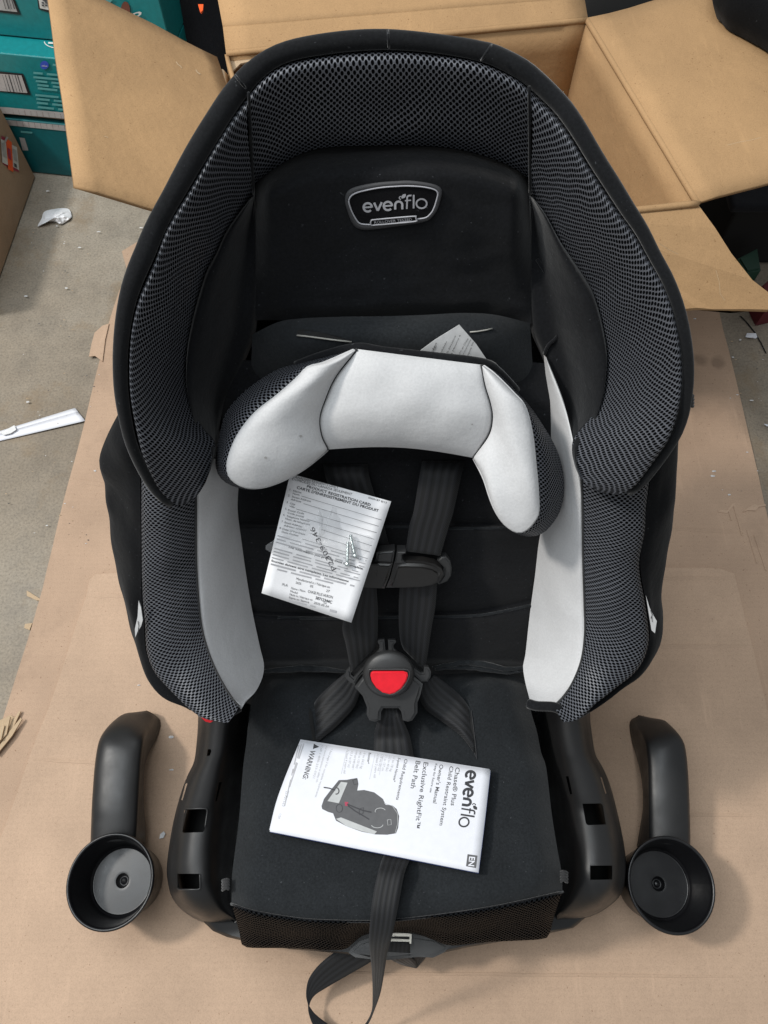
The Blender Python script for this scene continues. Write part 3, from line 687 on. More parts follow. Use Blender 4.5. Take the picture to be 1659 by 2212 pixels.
# seams where the wings meet the band
for s0, s1, sd in (((537, 200), (548, 420), 1), ((1143, 187), (1145, 420), 2)):
    pts = [K(s0[0] + (s1[0] - s0[0]) * t, s0[1] + (s1[1] - s0[1]) * t, .082 - .06 * t + .004 * math.sin(math.pi * t)) for t in [i / 14. for i in range(15)]]
    tube('seam', pts, .0011, 'black', seat, 6)
# bound edge of the head shell
OUT = [(372, 1091), (345, 1075), (318, 1042), (295, 1003), (272, 953), (257, 893), (249, 843), (247, 790), (247, 753), (251, 703), (260, 643), (275, 583), (288, 549), (319, 485), (350, 425), (385, 355), (420, 295), (455, 240), (485, 192), (512, 160), (543, 133), (577, 110), (615, 92), (665, 80), (725, 71), (780, 66), (830, 65), (880, 69), (955, 77), (1030, 90), (1080, 102), (1125, 125), (1170, 157), (1205, 192), (1235, 225), (1270, 280), (1305, 340), (1340, 395), (1370, 445), (1395, 490), (1425, 553), (1450, 608), (1470, 663), (1482, 718), (1489, 768), (1490, 818), (1487, 853), (1480, 893), (1465, 933), (1440, 973), (1410, 1013), (1385, 1043), (1358, 1062)]
IN = [(q[0], q[1]) for q in C1L[1:] + C1T[1:] + C1R[1:-1]]
nO = 130
oc = cat_rom([(x, y, 0) for x, y in OUT], nO); ic = cat_rom([(q[0], q[1], q[2]) for q in C1L + C1T[1:] + C1R[1:-1]], nO)
# nearest inner point for each outer point keeps the binding square to the rim
tp, tr = [], []
for q in oc:
    r_ = min(ic, key=lambda p: (p.xy - q.xy).length); n_ = r_.z
    A_, B_ = K(q.x, q.y, n_ - .004), K(r_.x, r_.y, n_ - .002)
    tp.append(A_.lerp(B_, .5)); tr.append(max(.0042, (A_ - B_).length * .56))
for _ in range(3): tr = [sum(tr[max(0, i - 2):i + 3]) / len(tr[max(0, i - 2):i + 3]) for i in range(nO)]
tube('edge_binding', tp, tr, 'binding', seat, 14)
cols = [K(q.x, q.y, min(ic, key=lambda p: (p.xy - q.xy).length).z - .008) for q in oc]
hc = K(860, 640, -.06)
loft('head_shell', [[p + (hc - p) * .012 for p in cols], [p - BN * .03 + (hc - p) * .03 for p in cols], [p - BN * .09 + (hc - p) * .10 for p in cols], [hc + (p - BN * .15 - hc) * .6 for p in cols], [hc - BN * .03 + (p - hc) * .02 for p in cols]], 'side', seat, 4)
# binding stitches: small tucks across the top
for x0, y0, x1, y1 in ((838, 66, 840, 103), (1062, 97, 1040, 130), (508, 163, 530, 190)):
    p = [K(x0 + (x1 - x0) * t, y0 + (y1 - y0) * t, .080 + .0062 * math.sin(math.pi * t)) for t in (0, .2, .4, .6, .8, 1)]
    tube('binding_seam', p, .0009, 'black', seat, 6)
# elastic hook tuft at the right edge of the head shell
for i in range(4):
    p = [K(1484, 856 + 7 * i, .120), K(1492, 853 + 7 * i, .122), K(1496, 856 + 7 * i, .118)]
    tube('elastic_loop', spline3(p, 4), .0016, 'cord', seat, 6)

# inner black lining of the wings, deep edge C3
C3L = [(440, 1050, .060), (452, 1020, .050), (462, 985, .030), (466, 960, .020), (478, 885, .006), (505, 825, .002), (528, 770, .0), (545, 720, .0), (553, 640, .0), (554, 560, .0), (552, 490, .004), (549, 425, .014)]
C2Lb = [(q[0], q[1], q[2]) for q in C2L[2:]]
C3R = [(1145, 425, .014), (1147, 490, .004), (1146, 560, .0), (1147, 640, .0), (1155, 715, .0), (1176, 768, .0), (1200, 830, .003), (1222, 890, .008), (1234, 925, .015), (1239, 960, .030), (1246, 1005, .050), (1258, 1030, .060)]
C2Rb = [(q[0], q[1], q[2]) for q in C2R[:-2]]
for c2, c3 in ((C2Lb, C3L), (C2Rb, C3R)):
    a, b = KK(c2, 60), KK(c3, 60)
    loft('wing_lining', [[p - BN * .004 for p in a], lerpc(a, b, .07, .009), lerpc(a, b, .2, .013), lerpc(a, b, .42, .006), lerpc(a, b, .68, -.006), lerpc(a, b, .95, .0), lerpc(a, b, 1.05, -.004)], 'black', seat, 5, wr=.0025, wf=22)
# padded ear panel on the right lining
ep = [(1160, 560, .004), (1185, 600, .008), (1205, 645, .012), (1212, 690, .013), (1205, 725, .010), (1185, 745, .006), (1176, 765, .003)]
tube('seam', KK(ep, 30), .0016, 'black', seat, 6)
# head centre panel, padded
def padded(name, top, bottom, mat, prof, rows=22, nc=60, wr=.002, wf=18, edge=.10, lo=.0, seed=0):
    a = cat_rom([(x, y, 0) for x, y in top], nc); b = cat_rom([(x, y, 0) for x, y in bottom], nc); R_ = []
    for i in range(rows + 1):
        t = i / rows; row = []
        for j in range(nc):
            u = j / (nc - 1.); q = a[j].lerp(b[j], t); eg = min(1, min(u, 1 - u) / edge); eg = math.sin(eg * math.pi / 2)
            p = K(q.x, q.y, 0); p = K(q.x, q.y, lo + prof(t, u, q) * eg + wr * noise.noise(p * wf + Vector((seed, 0, 0))) * eg)
            row.append(p)
        R_.append(row)
    vv, ff, uv = grid(R_); return mk(name, vv, ff, mat, seat, uv)
pf = lambda t, u, q: (.006 + .036 * math.sin(math.pi / 2 * min(1, t / .20))) * (1 - .88 * min(1, max(0, t - .14) * 1.35) ** 1.0) - .014 * max(0, (t - .9) / .1) + .0035 * math.sin(t * 11 + u * 6 + 2 * math.sin(u * 5)) * t + .0025 * noise.noise(Vector((u * 9, t * 13, 3))) * t
padded('head_panel', [(q[0] + (2 if i == 0 else 0), q[1]) for i, q in enumerate(C2T)], [(552, 692), (600, 692), (700, 697), (850, 693), (1000, 687), (1090, 690), (1148, 700)], 'black', pf, 40, 70, .0045, 16, .08)
head_s = onto(bpy.data.objects['head_panel'])
# rolled fold with the two strap slots, then the back rest
pf = lambda t, u, q: .034 * math.sin(math.pi * min(1, .06 + t * .95) ** .75) ** .8
padded('back_roll', [(545, 722), (600, 696), (650, 688), (740, 684), (830, 683), (920, 680), (1000, 676), (1070, 680), (1145, 698)], [(540, 850), (600, 845), (700, 840), (850, 838), (1000, 838), (1080, 845), (1155, 860)], 'cushion', pf, 20, 60, .003, 20, .22)
roll_s = onto(bpy.data.objects['back_roll'])
def lens(name, pts, fn, mat, parent): return mk(name, [fn(*p) for p in pts], [tuple(range(len(pts)))], mat, parent, smooth=False)
sl = [zP(*p) for p in ((272, 200), (278, 175), (300, 165), (340, 168), (430, 187), (540, 212), (650, 245), (600, 240), (480, 226), (380, 212), (300, 204))]
lens('strap_slot', sl, lambda x, y: roll_s(x, y, .0012), 'deep', seat)
tube('slot_stitching', [roll_s(x, y, .0018) for x, y in [zP(*p) for p in ((275, 205), (330, 210), (400, 219), (480, 230), (560, 240), (640, 249))]], .0007, 'thread', seat, 6)
tube('slot_stitching', [roll_s(x, y, .0014) for x, y in [zP(*p) for p in ((1430, 184), (1480, 180), (1540, 170), (1580, 160))]], .0006, 'thread', seat, 6)
SEAM1 = [(470, 1132), (640, 1130), (850, 1131), (975, 1134), (1060, 1133), (1170, 1128), (1240, 1120)]
SEAM2 = [(520, 1320), (600, 1326), (700, 1328), (850, 1326), (955, 1325), (1030, 1322), (1090, 1312), (1180, 1292), (1240, 1270)]
def yat(c, x):
    for (x0, y0), (x1, y1) in zip(c, c[1:]):
        if x <= x1: return y0 + (y1 - y0) * max(0, (x - x0) / (x1 - x0))
    return c[-1][1]
def seamprof(t, u, q):
    e = .010 + .003 * math.sin(math.pi * u)
    for c in (SEAM1, SEAM2):
        d = q.y - yat(c, q.x)
        if d >= 0: e += -.005 + .0125 * min(1, d / 9.) * math.exp(-d / 75.) + .005 * (1 - math.exp(-d / 75.))
        else: e -= .005 * math.exp(d / 25.)
    return e - .02 * max(0, (t - .95) / .05) - .012 * max(0, 1 - t / .12)
padded('back_rest', [(470, 778), (560, 778), (850, 776), (1100, 780), (1240, 790)], [(520, 1470), (600, 1462), (850, 1458), (1080, 1462), (1180, 1470)], 'black', seamprof, 170, 60, .002, 20, .06)
bpy.context.view_layer.update(); rest_s = onto(bpy.data.objects['back_rest'])
for c_ in (SEAM1, SEAM2):
    tube('seam_highlight', [rest_s(q.x, q.y + 7, .0006) for q in cat_rom([(x, y, 0) for x, y in c_[1:-1]], 60)], .0015, 'cushion', seat, 8)  # lighter cord laid along each quilt seam as its highlight
R_ = [[K(390 + 900 * j / 20. + (j - 10) * -4 * i / 10., 800 + 76 * i, -.012) for j in range(21)] for i in range(11)]
vv, ff, uv = grid(R_); mk('inner_shell', vv, ff, 'black', seat, uv)
# crumpled fabric along the crease of the seat
for sd, pts in ((1, [(935, 1440), (975, 1436), (1000, 1431), (1040, 1434), (1075, 1442), (1100, 1446), (1140, 1440)]), (2, [(550, 1450), (600, 1448), (650, 1444), (700, 1446), (760, 1452)]), (3, [(940, 1446), (1000, 1440), (1060, 1446), (1100, 1452), (1130, 1449)])):
    P = [K(q.x, q.y + 2 * noise.noise(Vector((i * .3, sd, 0))), .014 + .002 * noise.noise(Vector((i * .4, 0, sd)))) for i, q in enumerate(cat_rom([(x, y, 0) for x, y in pts], 40))]
    tube('bight_fold', P, [.0012 + .0026 * math.sin(math.pi * i / 39.) for i in range(40)], 'cushion', seat, 8)

# lower side bolsters: mesh outside, pale strip inside
L0 = [(299, 985, .070), (301, 1040, .070), (301, 1106, .072), (302, 1206, .075), (304, 1296, .080), (309, 1346, .086), (312, 1406, .094), (325, 1446, .102), (350, 1476, .112), (380, 1501, .122), (415, 1526, .132), (445, 1538, .138), (480, 1541, .142)]
L1 = [(424, 985, .070), (424, 1040, .070), (424, 1106, .070), (424, 1206, .072), (430, 1306, .078), (440, 1371, .086), (460, 1431, .100), (485, 1481, .115), (503, 1508, .125), (517, 1523, .132)]
L2 = [(500, 985, .012), (513, 1015, .013), (514, 1050, .014), (512, 1106, .016), (520, 1171, .016), (532, 1256, .018), (545, 1331, .022), (560, 1401, .034), (569, 1441, .048), (565, 1471, .066), (550, 1501, .092), (528, 1522, .124)]
L1w = [(424, 985, .070), (424, 1040, .070), (424, 1106, .070), (424, 1206, .072), (430, 1306, .078), (440, 1371, .086), (460, 1431, .100), (485, 1481, .115), (503, 1508, .125), (519, 1524, .131)]
R0 = [(1412, 985, .070), (1408, 1040, .070), (1399, 1106, .072), (1397, 1140, .073), (1386, 1206, .076), (1388, 1251, .078), (1395, 1290, .080), (1404, 1346, .086), (1406, 1386, .092), (1394, 1426, .100), (1369, 1456, .108), (1329, 1480, .116), (1289, 1503, .124), (1269, 1523, .130), (1244, 1539, .136), (1222, 1538, .138)]
R1 = [(1250, 985, .070), (1256, 1053, .070), (1258, 1106, .070), (1259, 1206, .072), (1262, 1306, .078), (1263, 1366, .086), (1255, 1426, .098), (1235, 1476, .112), (1215, 1506, .124), (1197, 1524, .132)]
R2 = [(1176, 768, .004), (1184, 853, .008), (1190, 940, .012), (1188, 1040, .014), (1172, 1120, .015), (1164, 1161, .016), (1159, 1231, .017), (1149, 1306, .020), (1143, 1356, .026), (1136, 1420, .042), (1131, 1445, .056), (1136, 1480, .078), (1146, 1519, .118)]
R1w = [(1178, 766, .004), (1215, 860, .030), (1240, 960, .060), (1256, 1053, .070)] + R1[2:]
for (o0, o1, w1, w2) in ((L0, L1, L1w, L2), (R0, R1, R1w, R2)):
    a, b = KK(o0, 60), KK(o1, 60)
    loft('mesh_bolster', [[p - BN * .012 for p in a], lerpc(a, b, .06, .004), lerpc(a, b, .2, .013), lerpc(a, b, .5, .017), lerpc(a, b, .8, .010), lerpc(a, b, 1, .0)], 'mesh', seat, 5, wr=.003, wf=26)
    a, b = KK(w1, 70), KK(w2, 70)
    loft('pale_strip', [[p - BN * .001 for p in a], lerpc(a, b, .12, .004), lerpc(a, b, .4, .006), lerpc(a, b, .7, .003), lerpc(a, b, 1, -.004)], 'white', seat, 5, wr=.003, wf=20)
    tube('bolster_seam', [p + BN * .001 for p in KK(o1, 60)], .0010, 'cord', seat, 6)
# bottom hem under the right bolster
tube('hem', KK([(1142, 1520, .118), (1160, 1525, .124), (1195, 1527, .132), (1215, 1535, .134), (1240, 1545, .134), (1268, 1530, .130)], 30), .005, 'black', seat, 8)
tube('hem', KK([(517, 1527, .128), (490, 1541, .136), (460, 1545, .136), (432, 1536, .132)], 24), .005, 'black', seat, 8)
# black side panels
SL = [(257, 898, .045), (230, 953, .035), (218, 993, .030), (220, 1023, .028), (227, 1053, .025), (231, 1106, .022), (240, 1181, .022), (250, 1231, .024), (265, 1296, .030), (280, 1356, .040), (295, 1406, .055), (318, 1451, .075), (350, 1481, .095), (412, 1530, .118)]
SLi = [(305, 900, .070), (302, 960, .066), (301, 1040, .064), (301, 1106, .066), (302, 1206, .068), (304, 1296, .072), (309, 1346, .078), (312, 1406, .086), (325, 1446, .094), (350, 1477, .104), (415, 1527, .124)]
SR = [(1470, 900, .045), (1464, 963, .040), (1464, 1003, .036), (1460, 1053, .032), (1457, 1106, .028), (1450, 1150, .026), (1442, 1181, .026), (1432, 1246, .028), (1429, 1296, .032), (1432, 1336, .040), (1424, 1381, .052), (1404, 1416, .066), (1374, 1458, .085), (1331, 1483, .10), (1268, 1528, .118)]
SRi = [(1420, 900, .070), (1414, 985, .064), (1408, 1040, .064), (1399, 1106, .066), (1386, 1206, .068), (1388, 1251, .070), (1395, 1290, .072), (1404, 1346, .078), (1406, 1386, .084), (1394, 1426, .092), (1369, 1456, .10), (1329, 1480, .108), (1269, 1523, .122)]
for s0, s1, sd in ((SL, SLi, 4), (SR, SRi, 9)):
    a, b = KK(s0, 60), KK(s1, 60)
    bk = [p - BN * ((p - BO).dot(BN) + .055) + (Vector((0.01, p.y, p.z)) - p) * .10 for p in a]; bk2 = [Vector((p.x * .5, p.y, p.z)) - BN * .03 for p in bk]
    loft('side_panel', [bk2, bk, [p - BN * .02 for p in a], a, lerpc(a, b, .35, .006), lerpc(a, b, .7, .004), lerpc(a, b, 1.0, -.004)], 'side', seat, 6, wr=.012 if sd == 4 else .006, wf=22, seed=sd)
# woven tags on the sides
for nm, pts in (('side_tag', [(300, 1296), (305, 1310), (309, 1338), (305, 1352), (298, 1362), (293, 1375), (292, 1357), (298, 1330)]), ('side_tag', [(1395, 1286), (1402, 1310), (1412, 1330), (1418, 1340), (1414, 1366), (1407, 1360), (1402, 1330)])):
    cx = sum(p[0] for p in pts) / len(pts)
    o = plate(nm, [K(x, y, .098) for x, y in pts], 'label', seat, .0012, 0, BN)
    pr = Print(lambda x, y: K(x, y, .0998)); s_ = 1 if cx > 800 else -1
    y0 = 1318 if cx > 800 else 1342
    pr.stroke([(cx - 2, y0), (cx + 1 + s_, y0 + 10), (cx - 1, y0 + 18)], 1.6, 'ink_mid'); pr.stroke([(cx + s_, y0 + 14), (cx + 2 * s_, y0 + 26)], 1.2, 'ink_mid'); pr.done('tag_print', o)

# logo patch on the head panel
def logo_s(lift): return lambda x, y: head_s(x, y, lift + .0004)
ol = [(125, 420), (140, 310), (200, 240), (340, 190), (600, 145), (900, 122), (1050, 118), (1250, 140), (1430, 180), (1510, 235), (1520, 310), (1480, 470), (1440, 560), (1380, 640), (1300, 700), (1150, 735), (850, 780), (600, 815), (420, 830), (300, 805), (220, 720), (160, 560)]
il = [(185, 420), (205, 350), (270, 300), (400, 260), (640, 215), (900, 195), (1050, 192), (1240, 205), (1400, 240), (1455, 290), (1450, 340), (1420, 450), (1385, 540), (1340, 600), (1280, 645), (1140, 668), (850, 710), (600, 738), (430, 742), (340, 725), (290, 670), (225, 550)]
oc_ = [Vector((*zL(q.x, q.y), 0)) for q in cat_rom([(x, y, 0) for x, y in ol], 90, True)]; ic_ = [Vector((*zL(q.x, q.y), 0)) for q in cat_rom([(x, y, 0) for x, y in il], 90, True)]
f0 = logo_s(.0); lp = plate('logo_patch', [f0(q.x, q.y) for q in ic_], 'patch', seat, .0012, 0, BN)
rows = [[logo_s(h)(o_.x + (i_.x - o_.x) * t, o_.y + (i_.y - o_.y) * t) for o_, i_ in zip(oc_ + oc_[:1], ic_ + ic_[:1])] for t, h in ((0, -.003), (.1, .0012), (.5, .0022), (.9, .0018), (1, .0))]
vv, ff, uv = grid(rows); mk('patch_border', vv, ff, 'logo_dim', lp, uv)
tube('patch_piping', [logo_s(.0018)(q.x, q.y) for q in ic_], .0006, 'logo', lp, 6, True)
pr = Print(logo_s(.0018)); wordmark(pr, zL, 4.6, 3.4, 'logo'); pr.text('R', zL(1290, 512), zL(1315, 510), 3, 'logo_dim'); pr.done('logo_lettering', lp)
pl = [(495, 710), (510, 680), (560, 668), (1100, 622), (1140, 632), (1142, 665), (1115, 695), (560, 745), (510, 745)]
plate('tested_plate', [logo_s(.0012)(*zL(*p)) for p in pl], 'patch', lp, .0014, 0, BN)
tube('plate_piping', [logo_s(.0028)(q.x, q.y) for q in [Vector((*zL(a_.x, a_.y), 0)) for a_ in cat_rom([(x, y, 0) for x, y in pl], 50, True)]], .0006, 'logo', lp, 6, True)
pr = Print(logo_s(.0030)); pr.text('ROLLOVER TESTED', zL(550, 728), zL(1085, 684), 6.5, 'logo'); pr.done('plate_lettering', lp)

# ---- seat cushion
CL = [(560, 1446), (548, 1490), (537, 1556), (532, 1606), (525, 1659), (515, 1784), (502, 1884), (500, 1950)]
CR = [(1130, 1444), (1140, 1490), (1147, 1536), (1160, 1581), (1169, 1626), (1180, 1659), (1192, 1759), (1204, 1834), (1213, 1884), (1215, 1924)]
nr_, nc_ = 46, 52
a = cat_rom([(x, y, 0) for x, y in CL], nr_); b = cat_rom([(x, y, 0) for x, y in CR], nr_)
fe = cat_rom([(500, 1950, 0), (540, 1964, 0), (600, 1976, 0), (675, 1985, 0), (795, 1988, 0), (864, 1984, 0), (954, 1974, 0), (1054, 1959, 0), (1129, 1944, 0), (1215, 1924, 0)], nc_)
rows = []
for i in range(nr_):
    t = i / (nr_ - 1.); row = []
    for j in range(nc_):
        u = j / (nc_ - 1.); q = a[i].lerp(b[i], u)
        sag = (fe[j] - a[-1].lerp(b[-1], u)).y
        q = Vector((q.x, q.y + sag * t ** 4, 0))
        e = min(1, min(u, 1 - u) / .09); e = math.sin(e * math.pi / 2)
        hgt = -.022 + .022 * e - .012 * math.exp(-(t / .05) ** 2) - .010 * max(0, (t - .93) / .07) ** 2 - .006 * math.sin(math.pi * u) ** 2 * (1 - t)
        hgt += .013 * math.exp(-((u - .80) / .09) ** 2 - ((t - .13) / .14) ** 2) + .012 * math.exp(-((u - .20) / .10) ** 2 - ((t - .14) / .16) ** 2)
        hgt += .0035 * math.exp(-((u - .84 + (t - .1) * .5) / .015) ** 2 - ((t - .1) / .07) ** 2) + .003 * math.exp(-((t - .30 - (u - .8) * .2) / .014) ** 2 - ((u - .82) / .05) ** 2) + .003 * math.exp(-((u - .70 - (t - .12) * .3) / .012) ** 2 - ((t - .12) / .06) ** 2)
        hgt += .0034 * noise.noise(Vector((u * 5, t * 6, 4))) + .0016 * noise.noise(Vector((u * 14, t * 16, 1)))
        row.append(Q(q.x, q.y, hgt))
    rows.append(row)
vv, ff, uv = grid(rows); cushion = mk('seat_cushion', vv, ff, 'cushion', seat, uv); cush_s = onto(cushion, PN)
# front valance (fine mesh) falling from the front edge
def ZH(x, y, z): return G(x, y, z)
be = cat_rom([(524, 2040, 0), (540, 2047, 0), (625, 2047, 0), (725, 2051, 0), (752, 2046, 0), (770, 2028, 0), (795, 2014, 0), (853, 2012, 0), (893, 2013, 0), (930, 2026, 0), (972, 2041, 0), (1054, 2034, 0), (1110, 2032, 0), (1174, 2028, 0), (1186, 2015, 0)], nc_)
front = rows[-1]
mid_ = []
rws = [front]
for t, zk in ((.10, .0), (.35, .025), (.7, .075), (1.0, .115)):
    row = []
    for j in range(nc_):
        q = fe[j].lerp(be[j], t); row.append(G(q.x, q.y, front[j].z + .003 - zk + .004 * noise.noise(Vector((j * .2, t * 2, 5)))))
    rws.append(row)
rws.append([p + Vector((0, .03, -.01)) for p in rws[-1]])
loft('front_valance', rws, 'mesh_small', seat, 4)
tube('valance_seam', [p + Vector((0, -.001, .002)) for p in front], .0012, 'black', seat, 6)
# strap slots in the cushion
lens('strap_slot', [zC(*p) for p in ((1238, 1760), (1255, 1800), (1268, 1900), (1282, 2050), (1296, 2200), (1272, 2140), (1225, 2060), (1238, 1900))], lambda x, y: cush_s(x, y, .0012), 'deep', seat)
tube('slot_stitching', [cush_s(*zC(*p), .0016) for p in ((1245, 1760), (1262, 1880), (1276, 2000), (1288, 2110), (1297, 2210))], .0003, 'logo_dim', seat, 6)
tube('slot_stitching', [cush_s(*zC(*p), .0016) for p in ((1297, 2210), (1270, 2140), (1240, 2080), (1215, 2045))], .0003, 'logo_dim', seat, 6)
lens('strap_slot', [(668, 1528), (674, 1540), (680, 1580), (682, 1606), (676, 1608), (672, 1580), (667, 1545)], lambda x, y: cush_s(x, y, .0012), 'deep', seat)
# elastic tabs at the cushion's front corners
for cx, cy, s_ in ((488, 1911, -1), (1218, 1894, 1)):
    for i in range(4):
        p = [Q(cx - 7 * s_, cy - 9 + 6 * i, -.012), Q(cx, cy - 11 + 6 * i, -.010), Q(cx + 7 * s_, cy - 8 + 6.5 * i, -.016)]
        tube('elastic_loop', spline3(p, 4), .0016, 'cord', seat, 6)

# ---- plastic base
def base_side(conv, outer, inner, holes, slots, rims):
    n = 60
    o_ = cat_rom([(*conv(x, y), 0) for x, y in outer], n); i_ = cat_rom([(*conv(x, y), 0) for x, y in inner], n)
    prof = [(0, .30), (.015, .50), (.05, .72), (.11, .87), (.2, .96), (.33, 1.0), (.5, 1.0), (.62, .96), (.74, .85), (.86, .68), (1, .5)]
    R_ = []
    for t, zf in prof:
        row = []
        for j in range(n):
            s_ = j / (n - 1.); q = o_[j].lerp(i_[j], t)
            zt = .215 - .035 * min(1, s_ / .45) - .025 * s_; fr_ = max(0, (s_ - .72) / .28)
            zt *= 1 - .62 * fr_ ** 1.6 * (1 - .55 * t)
            row.append(G(q.x, q.y, .012 + zt * zf))
        R_.append(row)
    cols = [spline3([r_[j] for r_ in R_], 3) for j in range(n)]
    rr = [[cols[j][i] for j in range(n)] for i in range(len(cols[0]))]
    vv, ff, uv = grid(rr)
    ob = mk('base_arm', vv, ff, 'plastic', seat, uv, solid=.004, soff=-1)
    # real openings
    cut = []
    for h in holes + slots:
        P = [G(*conv(x, y), .17) for x, y in h]; c3 = sum(P, Vector()) / len(P)
        bm = bmesh.new(); top = [bm.verts.new(p + (p - CAM).normalized() * -.09) for p in P]; bot = [bm.verts.new(p + (p - CAM).normalized() * .13) for p in P]; k = len(P)
        bm.faces.new(top); bm.faces.new(bot[::-1])
        for q in range(k): bm.faces.new((top[q], bot[q], bot[(q + 1) % k], top[(q + 1) % k]))
        bmesh.ops.recalc_face_normals(bm, faces=bm.faces); me = bpy.data.meshes.new('cut'); bm.to_mesh(me); bm.free()
        co = bpy.data.objects.new('cut', me); C.objects.link(co); cut.append(co)
        md = ob.modifiers.new('cut', 'BOOLEAN'); md.object = co; md.operation = 'DIFFERENCE'; md.solver = 'EXACT'
    bpy.context.view_layer.update()
    dg = bpy.context.evaluated_depsgraph_get(); ev = bpy.data.meshes.new_from_object(ob.evaluated_get(dg))
    ob.modifiers.clear(); ob.data = ev; ob.data.name = 'base_arm'
    smooth_angle(ob, 40)
    for co in cut: bpy.data.objects.remove(co)
    lin = [[Vector((p.x, p.y, max(.02, p.z - .05))) for p in row] for row in rr]
    v2, f2, _ = grid(lin); mk('opening_shade', v2, f2, 'deep', seat, None)  # near-black sheet added under the arm so its openings look shaded
    # surface lookup for rims
    def surf(x, y):
        d = ray(x, y).normalized(); dep = bpy.context.evaluated_depsgraph_get()
        return d
    return ob, rr
from mathutils.bvhtree import BVHTree
def rim_on(rr, conv, pts, parent, r=.0009):
    vv, ff, _ = grid(rr); bv = BVHTree.FromPolygons(vv, ff); P = []
    for q in cat_rom([(x, y, 0) for x, y in pts], 20):
        x, y = conv(q.x, q.y); h = bv.ray_cast(CAM, ray(x, y).normalized())
        if h[0]: P.append(h[0] + (CAM - h[0]).normalized() * .0006)
    if len(P) > 3: tube('rim_highlight', P, r, 'buckle', parent, 6)  # thin paler tube added along the opening's edge as its highlight
oF = [(330, 150), (328, 300), (318, 450), (295, 630), (240, 750), (190, 880), (140, 1050), (100, 1230), (70, 1430), (58, 1560), (65, 1660), (95, 1790), (160, 1890), (260, 1970), (380, 2028), (480, 2042), (660, 2040)]
iF = [(780, 130), (765, 250), (745, 450), (720, 700), (690, 1000), (665, 1250), (645, 1450), (625, 1650), (620, 1800), (640, 1900), (670, 2000)]
bL, rrL = base_side(zF, oF, iF, [[(222, 1050), (390, 1048), (403, 1062), (385, 1225), (370, 1246), (205, 1252), (190, 1240), (210, 1062)], [(150, 1605), (340, 1605), (342, 1728), (332, 1737), (160, 1737), (152, 1728)]],
                    [[(222, 825), (236, 825), (196, 968), (184, 970)], [(512, 815), (532, 815), (490, 978), (478, 980)], [(412, 530), (436, 528), (444, 545), (430, 585), (405, 587)]], None)
rim_on(rrL, zF, [(225, 1044), (300, 1042), (395, 1042), (409, 1058), (400, 1130), (390, 1200)], bL); rim_on(rrL, zF, [(150, 1728), (165, 1742), (250, 1742), (335, 1740), (347, 1725), (346, 1660), (344, 1610)], bL)
oG = [(375, 130), (372, 250), (385, 380), (420, 580), (480, 690), (540, 830), (600, 1050), (650, 1280), (680, 1480), (682, 1590), (668, 1700), (630, 1780), (560, 1850), (450, 1920), (330, 1962), (200, 1980), (100, 1985)]
iG = [(-20, 130), (-5, 250), (10, 450), (25, 700), (70, 1000), (115, 1300), (145, 1550), (155, 1750), (140, 1880), (115, 1960)]
bR, rrR = base_side(zG, oG, iG, [[(332, 1000), (490, 998), (508, 1012), (536, 1180), (380, 1186), (362, 1170)], [(398, 1535), (590, 1535), (590, 1655), (400, 1660)]],
                    [[(190, 765), (210, 762), (243, 915), (225, 918)], [(487, 768), (500, 775), (541, 912), (530, 914)]], None)
rim_on(rrR, zG, [(330, 1060), (326, 1000), (340, 990), (420, 990), (495, 990), (513, 1003)], bR); rim_on(rrR, zG, [(405, 1664), (450, 1666), (520, 1666), (590, 1664), (594, 1640)], bR)
ro = [zF(*p) for p in ((350, 205), (385, 205), (430, 240), (465, 270), (440, 285), (395, 275), (360, 240))]
plate('red_indicator', [K(x, y, .118) for x, y in ro], 'red', seat, .003, .0008, BN)
# floor plate of the base and its front lip
fp = [(440, 1992), (460, 2011), (490, 2024), (520, 2031), (625, 2050), (700, 2056), (760, 2062), (800, 2065), (860, 2068), (925, 2066), (965, 2056), (1010, 2046), (1080, 2034), (1150, 2024), (1199, 2013), (1239, 2004), (1270, 1978), (1270, 1800), (1230, 1600), (1180, 1520), (540, 1520), (480, 1640), (430, 1820)]
bp_ = [G(x, y, .075) for x, y in fp]; bc = sum(bp_, Vector()) / len(bp_)
rows = []
for zz, k in ((GZ + .001, .955), (.03, .985), (.055, .998), (.075, 1.0), (.088, .985), (.094, .95), (.096, .6)):
    rows.append([Vector((bc.x + (p.x - bc.x) * k, bc.y + (p.y - bc.y) * k, zz)) for p in bp_ + bp_[:1]])
vv, ff, uv = grid(rows); smooth_angle(mk('base_tray', vv, ff, 'plastic', seat, uv), 50)
# back support of the seat shell down to the floor
bs = [Vector((-.19, .25, GZ + .001)), Vector((.21, .25, GZ + .001)), Vector((.20, .46, GZ + .001)), Vector((-.18, .46, GZ + .001))]; ts = [K(480, 1200, -.05), K(1240, 1200, -.05), K(1240, 1200, -.05) + Vector((0, .10, .02)), K(480, 1200, -.05) + Vector((0, .10, .02))]
mk('rear_support', bs + ts, [(0, 1, 5, 4), (1, 2, 6, 5), (2, 3, 7, 6), (3, 0, 4, 7), (4, 5, 6, 7), (3, 2, 1, 0)], 'plastic', seat, smooth=False, bevel=.02)

